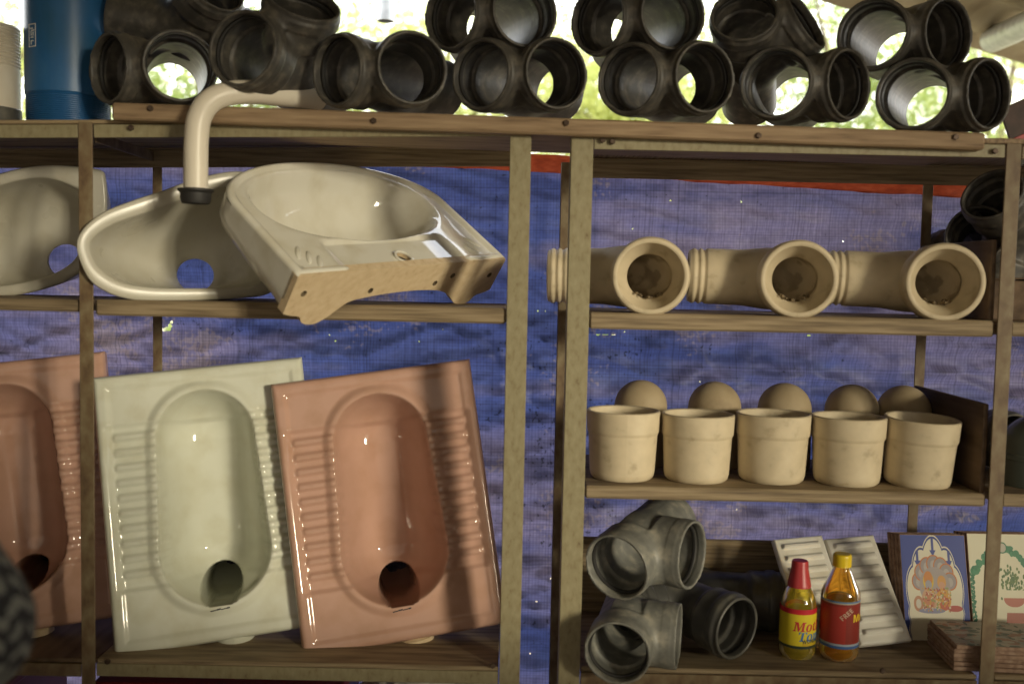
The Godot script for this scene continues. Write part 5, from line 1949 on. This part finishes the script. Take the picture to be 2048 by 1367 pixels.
func customer(which: int) -> void:
	# stands at the left with the right hand on the hip; the sleeve pokes into the frame. Faces the rack (-z).
	# the second one is unseen, added behind the viewer to shade the left bay
	var o := thing("person", "person in a black and white patterned top, elbow bent out at the left edge" if which == 0 else "unseen person in a plain dark top, added behind the viewer to shade the left bay", "person", "", Vector3(-0.855, -0.005, 0.98) if which == 0 else Vector3(0.83, 0, 2.30))
	if which == 1:
		o.scale = Vector3(1.2, 1.08, 1.2)
	var hip := 0.86
	var sh := 1.335
	var er := Vector3(0.285, 1.135, 0.02)   # elbow towards the frame
	var wr := Vector3(0.165, 0.965, -0.06)
	var sr := Vector3(0.165, sh, 0.0)
	var sl := Vector3(-0.165, sh, 0.0)
	var el := Vector3(-0.215, 1.07, 0.02)
	var wl := Vector3(-0.22, 0.84, -0.05)
	var torso := [[Vector3(0, hip, 0), Vector3(0, 1.02, 0.0), 0.125, 0.115], [Vector3(-0.06, hip, 0), Vector3(0.06, hip, 0), 0.115, 0.115], [Vector3(0, 1.02, 0), Vector3(0, 1.25, 0.005), 0.115, 0.125], [Vector3(-0.09, 1.26, 0), Vector3(0.09, 1.26, 0), 0.105, 0.105], [sl, sr, 0.06, 0.06]]
	var arms := [[sr, er, 0.056, 0.044], [er, wr, 0.044, 0.030], [sl, el, 0.056, 0.042], [el, wl, 0.042, 0.029]]
	var legs := [[Vector3(0.085, hip, 0), Vector3(0.10, 0.46, -0.02), 0.092, 0.058], [Vector3(0.10, 0.46, -0.02), Vector3(0.11, 0.08, 0.02), 0.057, 0.036], [Vector3(-0.085, hip, 0), Vector3(-0.10, 0.46, -0.02), 0.092, 0.058], [Vector3(-0.10, 0.46, -0.02), Vector3(-0.11, 0.08, 0.02), 0.057, 0.036], [Vector3(0.11, 0.045, 0.03), Vector3(0.12, 0.032, -0.15), 0.04, 0.03], [Vector3(-0.11, 0.045, 0.03), Vector3(-0.12, 0.032, -0.15), 0.04, 0.03]]
	var head := [[Vector3(0, 1.33, 0.01), Vector3(0, 1.44, 0.0), 0.055, 0.05], [Vector3(0, 1.535, 0.005), Vector3(0, 1.55, 0.015), 0.083, 0.086], [Vector3(0, 1.475, -0.035), Vector3(0, 1.50, -0.02), 0.052, 0.066], [Vector3(0, 1.515, -0.098), Vector3(0, 1.495, -0.106), 0.010, 0.014], [Vector3(-0.02, 1.468, -0.082), Vector3(0.02, 1.468, -0.082), 0.010, 0.010], [Vector3(0.084, 1.53, 0.01), Vector3(0.084, 1.50, 0.01), 0.013, 0.010], [Vector3(-0.084, 1.53, 0.01), Vector3(-0.084, 1.50, 0.01), 0.013, 0.010]]
	var body := torso + arms + legs + head
	var skin := mat("skin", lin(0.28, 0.15, 0.085), 0.5)
	skin.subsurf_scatter_enabled = true
	skin.subsurf_scatter_strength = 0.1
	var s := nets(bones(body, 0.03), Vector3(-0.34, -0.02, -0.22), Vector3(0.36, 1.66, 0.17), 0.0125)
	part("body", s, skin, o)
	# hands: palm, four fingers, thumb; right one rests on the hip, left one hangs
	for side in 2:
		var w := wr if side == 0 else wl
		var fwd := Vector3(-0.55, -0.65, -0.52).normalized() if side == 0 else Vector3(0.0, -1.0, -0.1).normalized()
		var acr := Vector3(0.3, 0.35, -0.88).normalized() if side == 0 else Vector3(0, 0.05, -1).normalized()
		acr = (acr - fwd * acr.dot(fwd)).normalized()
		var nor := fwd.cross(acr) * (1.0 if side == 0 else -1.0)
		var hb := [[w, w + fwd * 0.03, 0.026, 0.026], [w + fwd * 0.03 - acr * 0.022, w + fwd * 0.085 - acr * 0.026, 0.017, 0.014], [w + fwd * 0.03 + acr * 0.018, w + fwd * 0.088 + acr * 0.026, 0.018, 0.014], [w + fwd * 0.05, w + fwd * 0.09, 0.018, 0.015]]
		for k in 4:
			var base := w + fwd * 0.09 + acr * (0.030 - 0.0195 * k)
			var ln: float = [0.066, 0.074, 0.069, 0.054][k]
			var m1 := base + (fwd * 0.93 + nor * 0.36) * ln * 0.48
			var m2 := m1 + (fwd * 0.7 + nor * 0.7) * ln * 0.30
			var m3 := m2 + (fwd * 0.4 + nor * 0.9) * ln * 0.22
			hb.append([base, m1, 0.0092, 0.0085])
			hb.append([m1, m2, 0.0085, 0.0078])
			hb.append([m2, m3, 0.0078, 0.0068])
		var tb := w + fwd * 0.025 + acr * 0.028
		var t1 := tb + (fwd * 0.6 + acr * 0.75 + nor * 0.3) * 0.038
		hb.append([tb, t1, 0.014, 0.011])
		hb.append([t1, t1 + (fwd * 0.85 + acr * 0.35 + nor * 0.4) * 0.032, 0.0105, 0.0085])
		part("hand", nets(bones(hb, 0.006), w - Vector3(0.14, 0.18, 0.14), w + Vector3(0.12, 0.06, 0.12), 0.004), skin, o)
	# patterned top with loose sleeves
	var pat := Image.create(128, 128, false, Image.FORMAT_RGB8)
	var rn := FastNoiseLite.new()
	rn.seed = 77
	rn.frequency = 0.05
	for y in 128:
		for x in 128:
			var q := fposmod(y + 6.0 * absf(fposmod(x, 32.0) - 16.0) / 16.0 * 2.0 + 5.0 * rn.get_noise_2d(x, y), 16.0)
			pat.set_pixel(x, y, lin(0.20, 0.205, 0.175) if q < 7.5 and fposmod(x + floorf(y / 16.0) * 16.0, 32.0) > 5.0 else lin(0.018, 0.018, 0.02))
	mat("dark_cloth", lin(0.03, 0.03, 0.035), 0.9)
	var cloth := textured("patterned_cloth", ImageTexture.create_from_image(pat), Vector3(5.2, 5.2, 5.2), 0.85)
	var top := torso + [[sr, er, 0.066, 0.062], [er, er.lerp(wr, 0.75), 0.060, 0.050], [sl, el, 0.066, 0.060], [el, el.lerp(wl, 0.7), 0.058, 0.050], [Vector3(0, 0.80, 0), Vector3(0, 1.0, 0), 0.15, 0.125]]
	part("patterned_top", nets(bones(top, 0.03, 0.012), Vector3(-0.36, 0.60, -0.22), Vector3(0.40, 1.46, 0.20), 0.0125), cloth if which == 0 else M.dark_cloth, o)
	var tro := [[Vector3(0.085, hip, 0), Vector3(0.10, 0.46, -0.02), 0.108, 0.08], [Vector3(0.10, 0.46, -0.02), Vector3(0.11, 0.13, 0.02), 0.08, 0.068], [Vector3(-0.085, hip, 0), Vector3(-0.10, 0.46, -0.02), 0.108, 0.08], [Vector3(-0.10, 0.46, -0.02), Vector3(-0.11, 0.13, 0.02), 0.08, 0.068]]
	part("trousers", nets(bones(tro, 0.02), Vector3(-0.26, 0.02, -0.2), Vector3(0.26, 1.02, 0.18), 0.0125), M.dark_cloth, o)
	var hair := func(p: Vector3) -> float:
		var d := (p - Vector3(0, 1.553, 0.020)).length() - 0.098
		return maxf(d, -(p.z * 0.9 + (p.y - 1.555) * 0.9 + 0.075) if p.y < 1.60 else d)
	part("hair", nets(hair, Vector3(-0.12, 1.42, -0.12), Vector3(0.12, 1.67, 0.14), 0.008), mat("black_hair", lin(0.012, 0.010, 0.009), 0.4), o)
	for sx in [-0.031, 0.031]:
		part("eye", lathe_mesh([Vector2(0, -0.011), Vector2(0.008, -0.008), Vector2(0.0115, 0), Vector2(0.008, 0.008), Vector2(0, 0.011)], 16, Transform3D(Basis.IDENTITY, Vector3(sx, 1.527, -0.070))), M.white_plastic, o)
